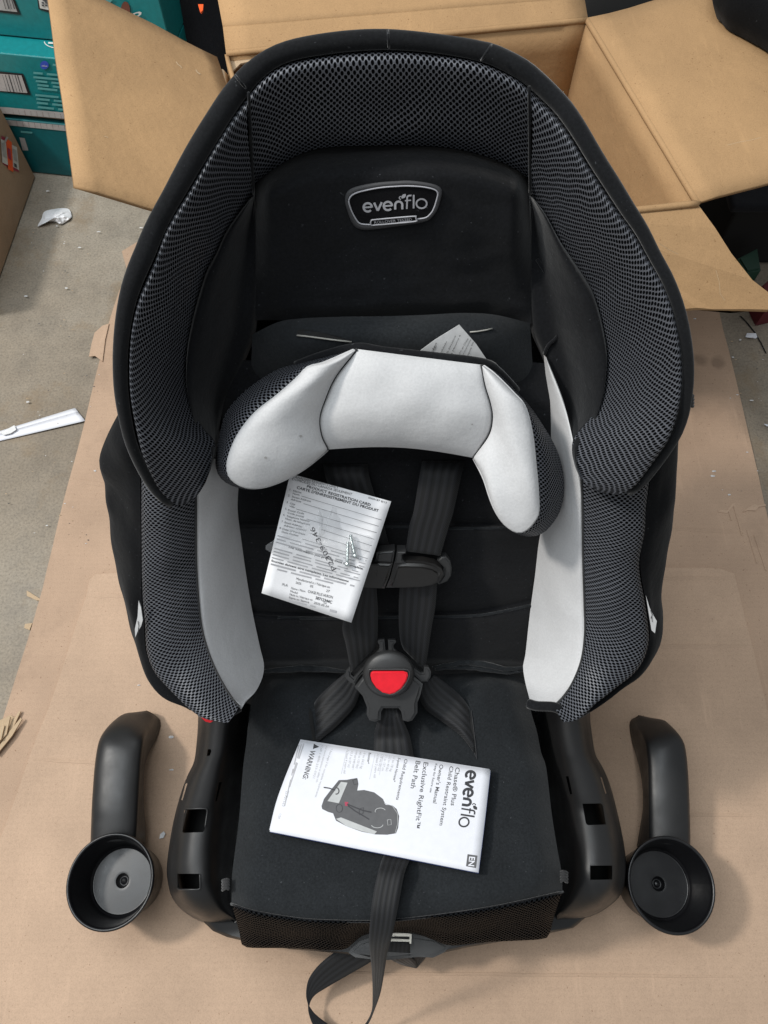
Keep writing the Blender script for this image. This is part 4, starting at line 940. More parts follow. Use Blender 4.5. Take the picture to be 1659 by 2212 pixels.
# ---- harness
def kp(pts, n): return [K(x, y, n) for x, y in pts]
ribbon('shoulder_strap', [K(912, 996, .014), K(906, 1030, .026), K(894, 1103, .034), K(885, 1135, .036), K(876, 1190, .040)], [K(1004, 996, .014), K(996, 1030, .026), K(979, 1106, .034), K(970, 1135, .036), K(951, 1200, .040)], 'strap', seat)
ribbon('shoulder_strap', [K(698, 1003, .014), K(706, 1040, .024), K(742, 1130, .028), K(770, 1200, .030)], [K(795, 1003, .014), K(800, 1040, .024), K(828, 1130, .028), K(842, 1190, .032)], 'strap', seat)
rA = [zC(590, 560), zC(577, 850), (864, 1378), zC(625, 1190)]; rB = [zC(935, 540), zC(915, 800), zC(880, 1000), zC(822, 1390)]
ribbon('lap_strap', [K(*rA[0], .036), K(*rA[1], .040), K(*rA[2], .042), K(*rA[3], .040)], [K(*rB[0], .036), K(*rB[1], .040), K(*rB[2], .042), K(*rB[3], .046)], 'strap', seat)
lA = [(768, 1255), zC(62, 950), zC(92, 1150), zC(142, 1410)]; lB = [zC(365, 570), zC(385, 850), zC(382, 1100), zC(372, 1180)]
ribbon('lap_strap', [K(*lA[0], .030), K(*lA[1], .038), K(*lA[2], .042), K(*lA[3], .046)], [K(*lB[0], .036), K(*lB[1], .040), K(*lB[2], .042), K(*lB[3], .040)], 'strap', seat)
ribbon('hip_strap', [Q(*zC(*p), h) for p, h in (((905, 1430), .030), ((1000, 1495), .027), ((1120, 1595), .020), ((1205, 1695), .013), ((1250, 1795), .002))],
       [Q(*zC(*p), h) for p, h in (((770, 1530), .024), ((766, 1630), .018), ((825, 1745), .012), ((950, 1840), .009), ((1080, 1930), .0075), ((1190, 2030), .006), ((1278, 2150), .001))], 'strap', seat)
z5 = lambda x, y: (x * .5, 1106 + y * .5)
ribbon('hip_strap', [Q(*z5(*p), h) for p, h in (((1500, 690), .030), ((1435, 742), .026), ((1378, 798), .016), ((1350, 842), .002))],
       [Q(*z5(*p), h) for p, h in (((1565, 745), .022), ((1548, 800), .016), ((1525, 850), .012), ((1455, 925), .008), ((1395, 975), .006), ((1358, 1005), .001))], 'strap', seat)
ribbon('crotch_strap', [Q(*zC(*p), h) for p, h in (((430, 1660), .034), ((412, 1790), .030), ((365, 1920), .018), ((350, 2030), .008), ((345, 2200), .006))],
       [Q(*zC(*p), h) for p, h in (((580, 1660), .034), ((598, 1800), .030), ((650, 1915), .018), ((690, 2030), .008), ((720, 2200), .006))], 'strap', seat)
# chest clip: two interlocking halves
clip = mk('chest_clip', [K(*zC(*p), .030) for p in ((200, 420), (940, 420), (940, 520), (200, 520))], [(0, 1, 2, 3)], 'clip', seat, solid=.004)
def cplate(name, pts, n0, h, mat='clip', par=None, bev=.0022, conv=zC): return smooth_angle(plate(name, [K(*conv(*p), n0) for p in pts], mat, par or seat, h, bev, BN, 3), 40)
cplate('clip_half', [(538, 332), (640, 326), (800, 332), (900, 355), (965, 395), (985, 440), (960, 505), (890, 548), (780, 568), (600, 574), (462, 572), (500, 450)], .036, .014, par=clip, bev=.005)
cplate('clip_half', [(120, 350), (230, 332), (345, 325), (524, 333), (487, 450), (448, 570), (260, 560), (140, 530), (90, 440)], .036, .014, par=clip, bev=.003)
cplate('clip_bridge', [(375, 245), (420, 232), (540, 222), (524, 336), (350, 330), (372, 300)], .036, .012, 'buckle', clip)
cplate('clip_bridge', [(562, 230), (640, 232), (640, 248), (606, 258), (606, 300), (625, 322), (640, 335), (540, 338)], .036, .012, 'buckle', clip)
cplate('clip_wing', [(965, 300), (1010, 300), (1048, 345), (1062, 410), (1055, 480), (1020, 530), (945, 560), (930, 545), (985, 470), (990, 400), (930, 340)], .032, .008, 'buckle', clip)
cplate('clip_button', [(270, 400), (385, 400), (402, 420), (375, 505), (355, 515), (240, 510)], .0495, .002, 'clip', clip, .0008)
# buckle
BKN = Vector((0, -.52, .854)); BK0 = Q(840, 1560, 0)
PB = lambda p, h: hit(*zC(*p), BK0 + BKN * h, BKN)
bk_pts = [(178, 1498), (255, 1400), (360, 1330), (600, 1330), (700, 1390), (795, 1470), (770, 1560), (745, 1640), (745, 1730), (700, 1800), (660, 1812), (612, 1800), (598, 1720), (575, 1690), (435, 1690), (418, 1720), (412, 1795), (360, 1812), (310, 1800), (285, 1750), (288, 1680), (250, 1580)]
buck = smooth_angle(plate('buckle', [PB(p, .024) for p in bk_pts], 'buckle', seat, .018, .0035, BKN, 3), 50)
for tg_ in ([(385, 1110), (392, 1090), (445, 1084), (456, 1205), (400, 1222), (330, 1300), (262, 1375), (215, 1430), (172, 1500), (120, 1470), (88, 1430), (96, 1375), (132, 1335), (140, 1410), (165, 1432), (200, 1400), (270, 1330), (340, 1250), (400, 1180), (402, 1140)],
            [(478, 1088), (545, 1092), (553, 1110), (527, 1140), (530, 1170), (580, 1215), (650, 1290), (720, 1350), (775, 1390), (805, 1390), (812, 1335), (850, 1340), (872, 1385), (868, 1430), (840, 1470), (785, 1472), (700, 1390), (620, 1300), (550, 1225), (486, 1206)]):
    smooth_angle(plate('buckle_tongue', [PB(p, .030) for p in tg_], 'buckle', buck, .008, .002, BKN, 2), 40)
rows = []
for k, h in ((1.04, .036), (1.0, .044), (.95, .0475), (.86, .0495), (.6, .0515), (.3, .0525), (.01, .053)):
    rows.append([PB((485 + 232 * k * math.cos(2 * math.pi * i / 48), 1420 + 215 * k * math.sin(2 * math.pi * i / 48)), h) for i in range(49)])
vv, ff, uv = grid(rows); mk('buckle_dome', vv, ff, 'buckle', buck, uv)
rb = [(340, 1386), (620, 1386), (655, 1398), (662, 1425), (645, 1480), (600, 1545), (540, 1585), (495, 1596), (430, 1580), (370, 1535), (330, 1475), (318, 1425), (322, 1398)]
ctr = (490, 1470); big = [(ctr[0] + (p[0] - ctr[0]) * 1.10, ctr[1] + (p[1] - ctr[1]) * 1.10) for p in rb]
plate('button_well', [PB(p, .0495) for p in big], 'deep', buck, .0044, .0004, BKN, 1)
tube('button_rim', [PB((q.x, q.y), .0538) for q in cat_rom([(p[0], p[1], 0) for p in big], 50, True)], .0012, 'buckle', buck, 8, True)
smooth_angle(plate('release_button', [PB(p, .0520) for p in rb], 'red', buck, .0045, .0014, BKN, 3), 40)
# adjuster at the front: pull strap, lever, tail
def E(p, z): return G(*zE(*p), z)
pull = ribbon('pull_strap', [Q(848, 1812, .003), Q(828, 1850, .006), E((905, 0), .264), E((860, 200), .265), E((835, 400), .262), E((820, 640), .242), E((838, 820), .205), E((850, 950), .165), E((855, 1150), .110), E((845, 1280), .080), E((785, 1400), .052), E((700, 1480), .034), E((600, 1520), .026)],
              [Q(906, 1816, .003), Q(888, 1852, .006), E((1150, 0), .264), E((1092, 300), .264), E((1040, 560), .252), E((990, 740), .222), E((965, 900), .185), E((930, 1100), .130), E((880, 1250), .090), E((815, 1400), .056), E((730, 1490), .040), E((600, 1560), .030)], 'strap', seat, 60)
ribbon('strap_tail', [E((600, 700), .075), E((530, 725), .072), E((430, 795), .066), E((330, 890), .058), E((260, 1000), .050), E((240, 1130), .042), E((262, 1240), .036)],
       [E((850, 800), .070), E((820, 835), .066), E((640, 940), .056), E((450, 1050), .047), E((330, 1125), .041), E((284, 1185), .038), E((268, 1245), .036)], 'strap', seat, 40)
ribbon('strap_tail', [E((258, 1232), .036), E((264, 1300), .034), E((300, 1400), .030), E((370, 1500), .026), E((480, 1560), .025), E((600, 1570), .026)],
       [E((270, 1240), .036), E((330, 1315), .032), E((440, 1400), .028), E((520, 1440), .027), E((560, 1470), .026), E((600, 1500), .026)], 'strap', seat, 30)
ribbon('strap_tail', [E((1010, 640), .110), E((1000, 700), .104), E((992, 760), .094), E((1020, 800), .080), E((1120, 850), .066), E((1250, 882), .056)],
       [E((1200, 650), .110), E((1196, 690), .106), E((1200, 740), .100), E((1212, 790), .090), E((1250, 830), .074), E((1262, 878), .058)], 'strap', seat, 26)
ribbon('strap_tail', [E((1196, 660), .100), E((1196, 760), .086), E((1210, 830), .070), E((1250, 882), .056)], [E((1225, 660), .098), E((1260, 740), .086), E((1345, 770), .072), E((1262, 880), .056)], 'strap', seat, 20)
lev = [E(p, .118) for p in ((1010, 556), (1200, 566), (1196, 592), (1008, 590))]
lv = plate('adjuster_lever', lev, 'metal', seat, .004, .0008, ZU)
plate('lever_bar', [E(p, .116) for p in ((1000, 612), (1195, 620), (1192, 640), (996, 636))], 'metal', lv, .004, .0008, ZU)
plate('lever_end', [E(p, .117) for p in ((1194, 566), (1212, 570), (1208, 655), (1194, 660))], 'metal', lv, .005, .0008, ZU)
hs = [(660, 690), (740, 620), (830, 590), (1000, 560), (1230, 560), (1420, 590), (1560, 660), (1500, 720), (1400, 768), (1260, 762), (1000, 790), (830, 778), (700, 765), (640, 725)]
smooth_angle(plate('adjuster_housing', [E(p, .070) for p in hs], 'clip', seat, .030, .012, ZU, 4), 50)

# ------------------------------------------------------------------ pillow lying in the seat
pil = thing('head_pillow', 'grey-white padded body pillow with mesh sides lying loose in the seat', 'pillow', tuple(K(860, 960, .02)))
def pgrid(name, A, B, mat, prof, n=40, rws=16, wr=.002, lab=None, u0=0, seed=0):
    a = cat_rom(A, n); b = cat_rom(B, n); R_ = []
    for i in range(rws + 1):
        t = i / rws; row = []
        for j in range(n):
            q = a[j].lerp(b[j], t); u = j / (n - 1.)
            row.append(K(q.x, q.y, q.z + prof(t, u) + wr * noise.noise(Vector((q.x * .014, q.y * .014, seed)))))
        R_.append(row)
    vv, ff, uv = grid(R_); return mk(name, vv, ff, mat, pil, uv)
cush = lambda hmax: (lambda t, u: hmax * (math.sin(math.pi * min(max(t, 0), 1)) ** .55) * (math.sin(math.pi * u) ** .35 if 0 < u < 1 else 0))
# fix the seam curves: side pads drawn between the seam and the outer edge
seamL = [(771, 754, .052), (725, 813, .056), (702, 863, .058), (690, 903, .060), (694, 942, .060), (708, 971, .058)]
def centre():
    nc = 44; a = cat_rom(seamL, 21); b = cat_rom(seamR, 21); R_ = []
    for i in range(21):
        t = i / 20.; row = []
        for j in range(nc):
            u = j / (nc - 1.); q = a[i].lerp(b[i], u); q.y -= 13 * math.sin(math.pi * u) * t
            row.append(K(q.x, q.y, q.z + .015 * (math.sin(math.pi * t) ** .5 if 0 < t < 1 else 0) * (math.sin(math.pi * u) ** .3 if 0 < u < 1 else 0) + .0016 * noise.noise(Vector((q.x * .014, q.y * .014, 2)))))
        R_.append(row)
    vv, ff, uv = grid(R_); mk('centre_pad', vv, ff, 'white', pil, uv)
seamR = [(1040, 788, .052), (1049, 833, .056), (1061, 873, .058), (1065, 905, .060), (1056, 942, .060), (1022, 989, .058)]
centre()
edgeL = [(769, 753, .048), (700, 783, .060), (665, 793, .066), (640, 818, .070), (600, 853, .076), (550, 893, .082), (515, 938, .088), (497, 978, .092), (491, 1008, .095), (498, 1033, .096), (525, 1051, .094), (560, 1054, .090), (600, 1043, .084), (650, 1018, .074), (690, 988, .064), (708, 972, .058)]
pgrid('side_pad', seamL, edgeL, 'white', lambda t, u: .018 * (math.sin(math.pi * min(1, t * .96 + .02)) ** .5) * (math.sin(math.pi * u) ** .4 if 0 < u < 1 else 0) * (1 - .3 * t), 60, 20, .0015, seed=3)
outL = [(769, 751, .020), (700, 768, .022), (650, 783, .026), (600, 798, .032), (550, 828, .038), (510, 863, .044), (485, 898, .048), (474, 943, .052), (465, 993, .056), (473, 1028, .058), (500, 1049, .060), (545, 1058, .060), (600, 1046, .056), (650, 1020, .050), (690, 990, .044), (708, 974, .040)]
pgrid('mesh_side', edgeL, outL, 'mesh', lambda t, u: .010 * math.sin(math.pi * t), 60, 14, 0)
seamR = [(1040, 788, .052), (1049, 833, .056), (1061, 873, .058), (1065, 905, .060), (1056, 942, .060), (1022, 989, .058)]
edgeR = [(1041, 787, .048), (1069, 808, .056), (1109, 848, .066), (1134, 878, .072), (1149, 933, .078), (1157, 1003, .086), (1162, 1058, .092), (1163, 1106, .096), (1154, 1126, .097), (1139, 1143, .097), (1119, 1150, .096), (1094, 1136, .094), (1074, 1111, .091), (1059, 1078, .085), (1044, 1033, .074), (1023, 991, .058)]
pgrid('side_pad', seamR, edgeR, 'white', lambda t, u: .018 * (math.sin(math.pi * min(1, t * .96 + .02)) ** .5) * (math.sin(math.pi * u) ** .4 if 0 < u < 1 else 0) * (1 - .3 * t), 60, 20, .0015, seed=5)
outR = [(1042, 784, .020), (1080, 806, .022), (1119, 848, .026), (1149, 883, .032), (1179, 928, .038), (1199, 963, .042), (1212, 998, .047), (1218, 1035, .050), (1217, 1078, .054), (1208, 1108, .057), (1194, 1131, .058), (1174, 1151, .060), (1149, 1159, .060), (1119, 1155, .060), (1090, 1138, .058), (1072, 1113, .056), (1056, 1080, .050), (1042, 1035, .046), (1022, 993, .040)]
pgrid('mesh_side', edgeR, outR, 'mesh', lambda t, u: .010 * math.sin(math.pi * t), 60, 14, 0)
for q in (seamL, seamR): tube('pillow_seam', [K(p.x, p.y, p.z + .0012) for p in cat_rom(q, 30)], .0011, 'cord', pil, 6)
for q in (edgeL, edgeR): tube('pillow_seam', [K(p.x, p.y, p.z + .0002) for p in cat_rom(q, 60)], .0009, 'white', pil, 6)
tp_ = [(640, 790, .030), (700, 768, .036), (772, 751, .046), (829, 759, .048), (929, 770, .048), (1042, 784, .046), (1075, 803, .036), (1115, 845, .03)]
tube('pillow_piping', KK(tp_, 50), .0042, 'black', pil, 8)
# body behind the pads
bb = [(708, 974, .040), (760, 969, .040), (829, 966, .040), (900, 966, .040), (960, 970, .040), (1022, 992, .040)]
pgrid('pillow_back', [(772, 752, .03), (850, 758, .03), (950, 770, .03), (1040, 786, .03)], bb, 'black', lambda t, u: -.005, 30, 6, 0)
bpy.context.view_layer.update()
for nm, x, y, rx_, ry_ in (('side_pad', 574, 988, 3.2, 2.4), ('side_pad', 650, 941, 3.6, 2.2), ('centre_pad', 1020, 916, 2.0, 1.4)):  # grey dots painted on the pads for the shade of small dents
    f_ = onto(bpy.data.objects[nm]); pr = Print(lambda x, y: f_(x, y, .0006))
    pr.poly([(x + rx_ * math.cos(k * .524), y + ry_ * math.sin(k * .524)) for k in range(12)], 'dent_shade'); pr.done('dent_shade', pil)
lab = plate('care_label', [K(x, y, .034 + .00012 * (800 - y)) for x, y in ((992, 701), (1028, 742), (1058, 786), (1030, 790), (960, 778), (898, 764), (940, 733))], 'label', pil, .0005, 0, BN)
pr = Print(lambda x, y: K(x, y, .0350 + .00012 * (800 - y)))
for i, (s_, p0, p1, h) in enumerate((('AGREGADO', (930, 772), (944, 748), 4.5), ('Agua', (936, 757), (944, 741), 4), ('Prohibido', (951, 768), (966, 738), 3.4), ('50% Sintetico', (963, 772), (985, 726), 3.4), ('13 Minimo a', (975, 770), (995, 724), 3.4), ('Hecho en China', (988, 774), (1012, 732), 3.4), ('Company, Inc.', (1008, 778), (1024, 738), 3.6), ('permanente', (998, 772), (1018, 734), 3.0))):
    pr.text(s_, p0, p1, h, 'ink_mid')
pr.done('label_print', lab)

# ------------------------------------------------------------------ registration card with the screw bag, owner's manual
cardc = [(627, 1023), (845, 1083), (759, 1345), (565, 1281)]
def cardn(x, y):
    u = ((x - 700) + (y - 1180) * .3) / 120.; w_ = ((y - 1180) - (x - 700) * .28) / 160.
    return .060 + .004 * u * u + .003 * w_ * w_ + .022 * w_
cd_ = thing('registration_card', 'white printed registration card lying across the harness straps', 'card', tuple(K(700, 1180, .05)))
R_ = []
for i in range(13):
    t = i / 12.; row = []
    for j in range(11):
        u = j / 10.; x = (cardc[0][0] * (1 - u) + cardc[1][0] * u) * (1 - t) + (cardc[3][0] * (1 - u) + cardc[2][0] * u) * t
        y = (cardc[0][1] * (1 - u) + cardc[1][1] * u) * (1 - t) + (cardc[3][1] * (1 - u) + cardc[2][1] * u) * t
        row.append(K(x, y, cardn(x, y)))
    R_.append(row)
vv, ff, uv = grid(R_); mk('card_sheet', vv, ff, 'card', cd_, uv, solid=.0004)
pr = Print(lambda x, y: K(x, y, cardn(x, y) + .0007)); Z = zK; k_ = .2083
def ct(s_, p0, p1, h, m='ink_mid', b=0.0): pr.text(s_, Z(*p0), Z(*p1), h * k_, m, b)
ct('CANADIAN RESIDENTS ONLY', (463, 182), (935, 298), 26); ct('DOMICILIES DU CANADA SEULEMENT', (458, 208), (1075, 368), 26)
ct('PRODUCT REGISTRATION CARD', (608, 285), (1268, 478), 28, 'ink', .02); ct("CARTE D'ENREGISTREMENT DU PRODUIT", (503, 296), (1350, 540), 28, 'ink', .02)
ct('0000187 8/13', (1245, 398), (1435, 452), 20)
for n_, nx, a1, b1, a2, b2, l0, l1 in (('1.', (430, 315), 'Name', (468, 328, 552, 348), 'Nom', (463, 356, 532, 372), (555, 374), (1385, 622)),
        ('2.', (413, 376), 'Street Address', (453, 388, 650, 438), 'Adresse', (443, 415, 550, 442), (575, 452), (1355, 687)), ('3.', (398, 446), 'City', (432, 458, 487, 470), 'Ville', (426, 487, 482, 500), (500, 508), (1335, 754)),
        ('5.', (382, 512), 'Postal Code', (414, 527, 578, 566), 'Code postal', (408, 554, 575, 598), (610, 612), (1310, 822)), ('6.', (363, 576), 'Telephone Number', (398, 590, 640, 645), 'Num. de telephone', (386, 616, 640, 680), (760, 720), (1285, 890)),
        ('7.', (345, 645), 'Email Address', (378, 655, 560, 700), 'Adresse courriel', (370, 686, 600, 740), (640, 760), (1265, 955)), ('8.', (325, 712), 'Date of Purchase', (356, 722, 590, 780), "Date d'achat", (348, 752, 520, 795), (560, 818), (1240, 1022))):
    ct(n_, nx, (nx[0] + 20, nx[1] + 5), 20); ct(a1, b1[:2], b1[2:], 20); ct(a2, b2[:2], b2[2:], 20); pr.stroke([Z(*l0), Z(*l1)], .75, 'ink_mid')
for i in range(3): pr.bars(Z(305 - i * 9, 790 + i * 33), Z(1225 - i * 9, 1050 + i * 33), 2.4, 'ink_pale', i)
ct('The information you provide must be complete.', (412, 908), (1195, 1140), 24, 'ink', .015)
for i in range(4): pr.bars(Z(272 - i * 9, 920 + i * 32), Z(1140 + (i % 2) * 30, 1165 + i * 32), 2.4, 'ink_pale', 10 + i)
ct('fournies doivent etre completes. Les informations', (238, 1052), (1040, 1268), 24, 'ink', .015)
pr.bars(Z(232, 1085), Z(1100, 1315), 3.4, 'ink_pale', 20); pr.bars(Z(300, 1140), Z(880, 1285), 3.0, 'ink_pale', 21)
ct('Manufactured in / Fabrique en', (498, 1240), (845, 1330), 26); ct('2025', (492, 1282), (548, 1294), 24); ct('05', (640, 1316), (672, 1324), 24); ct('27', (808, 1366), (842, 1374), 26, 'ink')
ct('Name / Nom', (445, 1338), (590, 1372), 24); ct('CHASE PLUS HURON', (618, 1374), (874, 1438), 30, 'ink'); ct('Model', (436, 1370), (510, 1390), 24); ct('30712344C', (696, 1442), (866, 1490), 32, 'ink', .015)
ct('Made in / Fabrique en', (430, 1402), (665, 1460), 22); ct('USA', (780, 1488), (812, 1496), 20); ct('Expires on / Expire le', (424, 1434), (630, 1486), 22, 'ink'); ct('2035-05-24', (680, 1490), (832, 1532), 24)
ct('PLA', (352, 1300), (408, 1314), 26); pr.bars(Z(420, 1462), Z(695, 1528), 2.6, 'ink_pale', 30); pr.bars(Z(845, 1570), Z(925, 1590), 5, 'ink_pale', 31)
pr.done('card_print', cd_)
# clear bag of screws on the card
sb = thing('screw_bag', 'small crumpled clear plastic bag of screws lying on the registration card', 'plastic bag', tuple(K(720, 1190, .062)))
bo = [(730, 490), (800, 520), (860, 545), (880, 480), (915, 500), (925, 570), (960, 610), (955, 660), (1000, 740), (1180, 760), (1290, 820), (1200, 980), (1130, 1060), (1050, 1150), (930, 1230), (760, 1200), (560, 1130), (430, 1060), (250, 970), (175, 900), (290, 820), (420, 730), (560, 650), (700, 600), (780, 610)]
ring = cat_rom([(x, y, 0) for x, y in bo], 72, True); c0_ = Vector((740, 900, 0)); R_ = []
for t in (0, .15, .3, .45, .6, .75, .88, .96, 1.0):
    row = []
    for j, q in enumerate(ring + ring[:1]):
        p = c0_.lerp(q, t); X, Y = Z(p.x, p.y)
        hb = .0012 + .006 * (1 - t ** 2) + .0035 * (noise.noise(Vector((p.x * .012, p.y * .012, 1))) + .6 * noise.noise(Vector((p.x * .03, p.y * .03, 7)))) * (1 - .4 * t)
        row.append(K(X, Y, cardn(X, Y) + max(.0012, hb)))
    R_.append(row)
vv, ff, uv = grid(R_); mk('bag_film', vv, ff, 'film', sb, uv)
pr = Print(lambda x, y: K(x, y, cardn(x, y) + .0125)); pr.text('P2309-346', Z(918, 1128), Z(682, 690), 11, 'ink'); pr.done('bag_number', sb)
for (p0, p1) in (((1062, 780), (1112, 1005)), ((1036, 850), (1028, 1095))):
    a_, b_ = [K(*Z(*p), cardn(*Z(*p)) + .0042) for p in (p0, p1)]; n_ = 60; P = [a_.lerp(b_, i / (n_ - 1.)) for i in range(n_)]
    rad = [(.0014 + .0005 * math.cos(i * 1.9)) if i < 50 else .0014 + .0009 * min(1, (i - 50) / 5.) for i in range(n_)]
    tube('screw', P, rad, 'zinc', sb, 10)
for a_, b_, c__ in (((1000, 740), (1050, 800), (1075, 900)), ((590, 1390), (610, 1380), (600, 1410)), ((840, 540), (868, 520), (880, 545)), ((680, 945), (705, 970), (690, 985))):
    pass

mn = thing('owner_manual', "white owner's manual booklet lying on the seat cushion with a drawing of the seat", 'booklet', tuple(Q(820, 1740, .01)))
def mann(x, y):
    u = (1057 - x) / 470.
    return .0125 + .010 * max(0, u - .55) ** 2 * 4 * .5 + .003 * math.sin(u * 3)
mc = [zM(280, 80), zM(1588, 285), zM(1505, 990), zM(65, 705)]
left = cat_rom([(*zM(280, 80), 0), (*zM(235, 190), 0), (*zM(170, 350), 0), (*zM(110, 520), 0), (*zM(65, 705), 0)], 15); rgt = cat_rom([(*mc[1], 0), (*zM(1548, 640), 0), (*mc[2], 0)], 15)
def msheet(dz, sh, name, mat, th, seedd):
    R_ = []
    for i in range(15):
        R_.append([Q(left[i].x + (rgt[i].x - left[i].x) * j / 24. + sh[0], left[i].y + (rgt[i].y - left[i].y) * j / 24. + sh[1], mann(left[i].x + (rgt[i].x - left[i].x) * j / 24., 0) + dz) for j in range(25)])
    vv, ff, uv = grid(R_); return mk(name, vv, ff, mat, mn, uv, solid=th)
msheet(0, (0, 0), 'cover', 'paper', .0005, 0); msheet(-.0016, (1, 4), 'pages', 'paper', .0022, 1); msheet(-.0042, (2, 5), 'back_cover', 'blue', .0005, 2)
pr = Print(lambda x, y, l_=.0007: Q(x, y, mann(x, y) + l_)); Z = zM; k_ = .3125
def mt(s_, p0, p1, h, m='ink_mid', b=0.012): pr.text(s_, Z(*p0), Z(*p1), h * k_, m, b)
ox, oy = 385, 570
ex = ((-58 + 11 * -.0) / 920., 390 / 920.); ey = (75 / 150., 11 / 150.)
def wm(x, y):
    dx, dy = x - ox, -(y - oy) - (x - ox) * .0598
    return Z(1425 + ex[0] * dx + ey[0] * dy, 290 + ex[1] * dx + ey[1] * dy)
wordmark(pr, wm, 5.8, 3.6, 'ink')
mt('Chase\u00ae Plus', (1352, 270), (1318, 535), 32); mt('Child Restraint System', (1312, 262), (1240, 672), 28); mt("Owner's Manual", (1242, 250), (1195, 518), 28); mt('Keep for future use', (1212, 245), (1172, 445), 16, 'ink_mid')
mt('Exclusive RightFit\u2122', (1132, 235), (1070, 690), 34, 'ink_mid', .01); mt('Belt Path', (1078, 225), (1040, 415), 34, 'ink_mid', .01); mt('Child Requirements', (1000, 212), (940, 495), 22)
mt('5-point Harness*', (955, 205), (918, 370), 18); 
for i, s_ in enumerate(('10 to 18 kg', '(22 to 40 lbs)', '71 to 127 cm', '(28 to 50 in)', 'At least 2 years old')):
    x = 922 - i * 28; mt(s_, (x, 195 - i * 5), (x - 26, 300 + (50 if i == 4 else 0) - i * 2), 16, 'ink_pale')
mt('Booster*', (752, 170), (738, 245), 18)
for i, s_ in enumerate(('18 to 54.5 kg', '(40 to 120 lbs)', '110 to 145 cm', '(43.3 to 57 in)', 'At least 4 years old')):
    x = 718 - i * 29; mt(s_, (x, 162 - i * 4), (x - 26, 280 + (45 if i == 4 else 0) - i * 3), 16, 'ink_pale')
for x, y0, y1, dx in ((852, 190, 325, -28), (795, 180, 355, -38), (668, 160, 290, -26), (600, 150, 318, -38)): pr.stroke([Z(x, y0), Z(x + dx, y1)], .6, 'ink_pale')
mt('WARNING:', (350, 150), (294, 350), 36, 'ink_mid', .02)
pr.poly([Z(372, 108), Z(410, 130), Z(366, 146)], 'ink'); 
mt('* See page 2 for complete requirements.', (490, 140), (378, 480), 14, 'ink_pale'); mt('For more instructions or safety info', (455, 125), (385, 375), 14, 'ink_pale'); mt('Call 1-800-233-5921', (425, 118), (365, 345), 14, 'ink_pale')
for i in range(3): pr.bars(Z(300 - i * 18, 105 + i * 6), Z(195 - i * 15, 420 + i * 60), 2.6, 'ink_pale', 40 + i)
mt('25701563', (180, 432), (150, 540), 16, 'ink_pale'); mt('1/20', (135, 590), (122, 625), 16, 'ink_pale')
sil = [(545, 360), (600, 358), (630, 352), (672, 345), (680, 390), (672, 432), (720, 428), (790, 445), (850, 490), (868, 530), (915, 535), (945, 560), (962, 610), (955, 690), (940, 728), (880, 738), (800, 736), (700, 716), (600, 680), (525, 640), (505, 590), (470, 580), (430, 560), (425, 540), (442, 490), (480, 440)]
pr.poly([Z(*p) for p in sil], 'art'); pr.done('cover_print', mn)
pr = Print(lambda x, y: Q(x, y, mann(x, y) + .0010))
pr.poly([Z(*p) for p in ((560, 372), (605, 378), (545, 520), (466, 505))], 'art_pale'); pr.done('drawn_panel', mn); pr = Print(lambda x, y: Q(x, y, mann(x, y) + .0011))
pr.poly([Z(*p) for p in ((525, 628), (560, 618), (680, 665), (808, 715), (790, 735), (700, 712), (600, 680))], 'art_pale')
pr.stroke([Z(*q) for q in arc(832, 575, 36, 22, 200, 20, 12)], 1.3, 'art_pale'); pr.stroke([Z(*q) for q in arc(810, 668, 40, 22, 190, 360, 12)], 1.3, 'art_pale')
pr.stroke([Z(*q) for q in arc(548, 555, 22, 28, 0, 360, 18)], 1.0, 'ink'); pr.stroke([Z(600, 525), Z(660, 550), Z(712, 570), Z(770, 582)], 2.6, 'ink'); pr.stroke([Z(605, 535), Z(660, 575), Z(720, 610), Z(755, 632)], 2.6, 'ink')
pr.stroke([Z(440, 410), Z(480, 416), Z(520, 430)], 2.4, 'ink'); pr.stroke([Z(*q) for q in arc(528, 435, 18, 22, 250, 480, 12)], 2.6, 'ink_mid')
pr.poly([Z(585, 510), Z(610, 512), Z(608, 540), Z(588, 538)], 'magenta'); pr.stroke([Z(685, 560), Z(715, 550), Z(712, 590), Z(688, 600), Z(685, 560)], 1.2, 'ink')
pr.stroke([Z(880, 635), Z(905, 632), Z(908, 668), Z(884, 672), Z(880, 635)], 1.0, 'art_pale'); pr.stroke([Z(860, 520), Z(915, 538), Z(950, 590), Z(952, 660), Z(935, 725)], 1.0, 'art_pale')
pr.stroke([Z(640, 360), Z(672, 352), Z(678, 385), Z(650, 392), Z(640, 360)], .9, 'ink'); pr.done('cover_art', mn); pr = Print(lambda x, y: Q(x, y, mann(x, y) + .0011)); pr.poly([Z(1435, 872), Z(1503, 882), Z(1493, 968), Z(1424, 955)], 'art'); pr.done('language_box', mn)
pr = Print(lambda x, y: Q(x, y, mann(x, y) + .0014)); pr.text('EN', Z(1447, 888), Z(1440, 952), 13, 'paper', .02); pr.done('language_mark', mn)

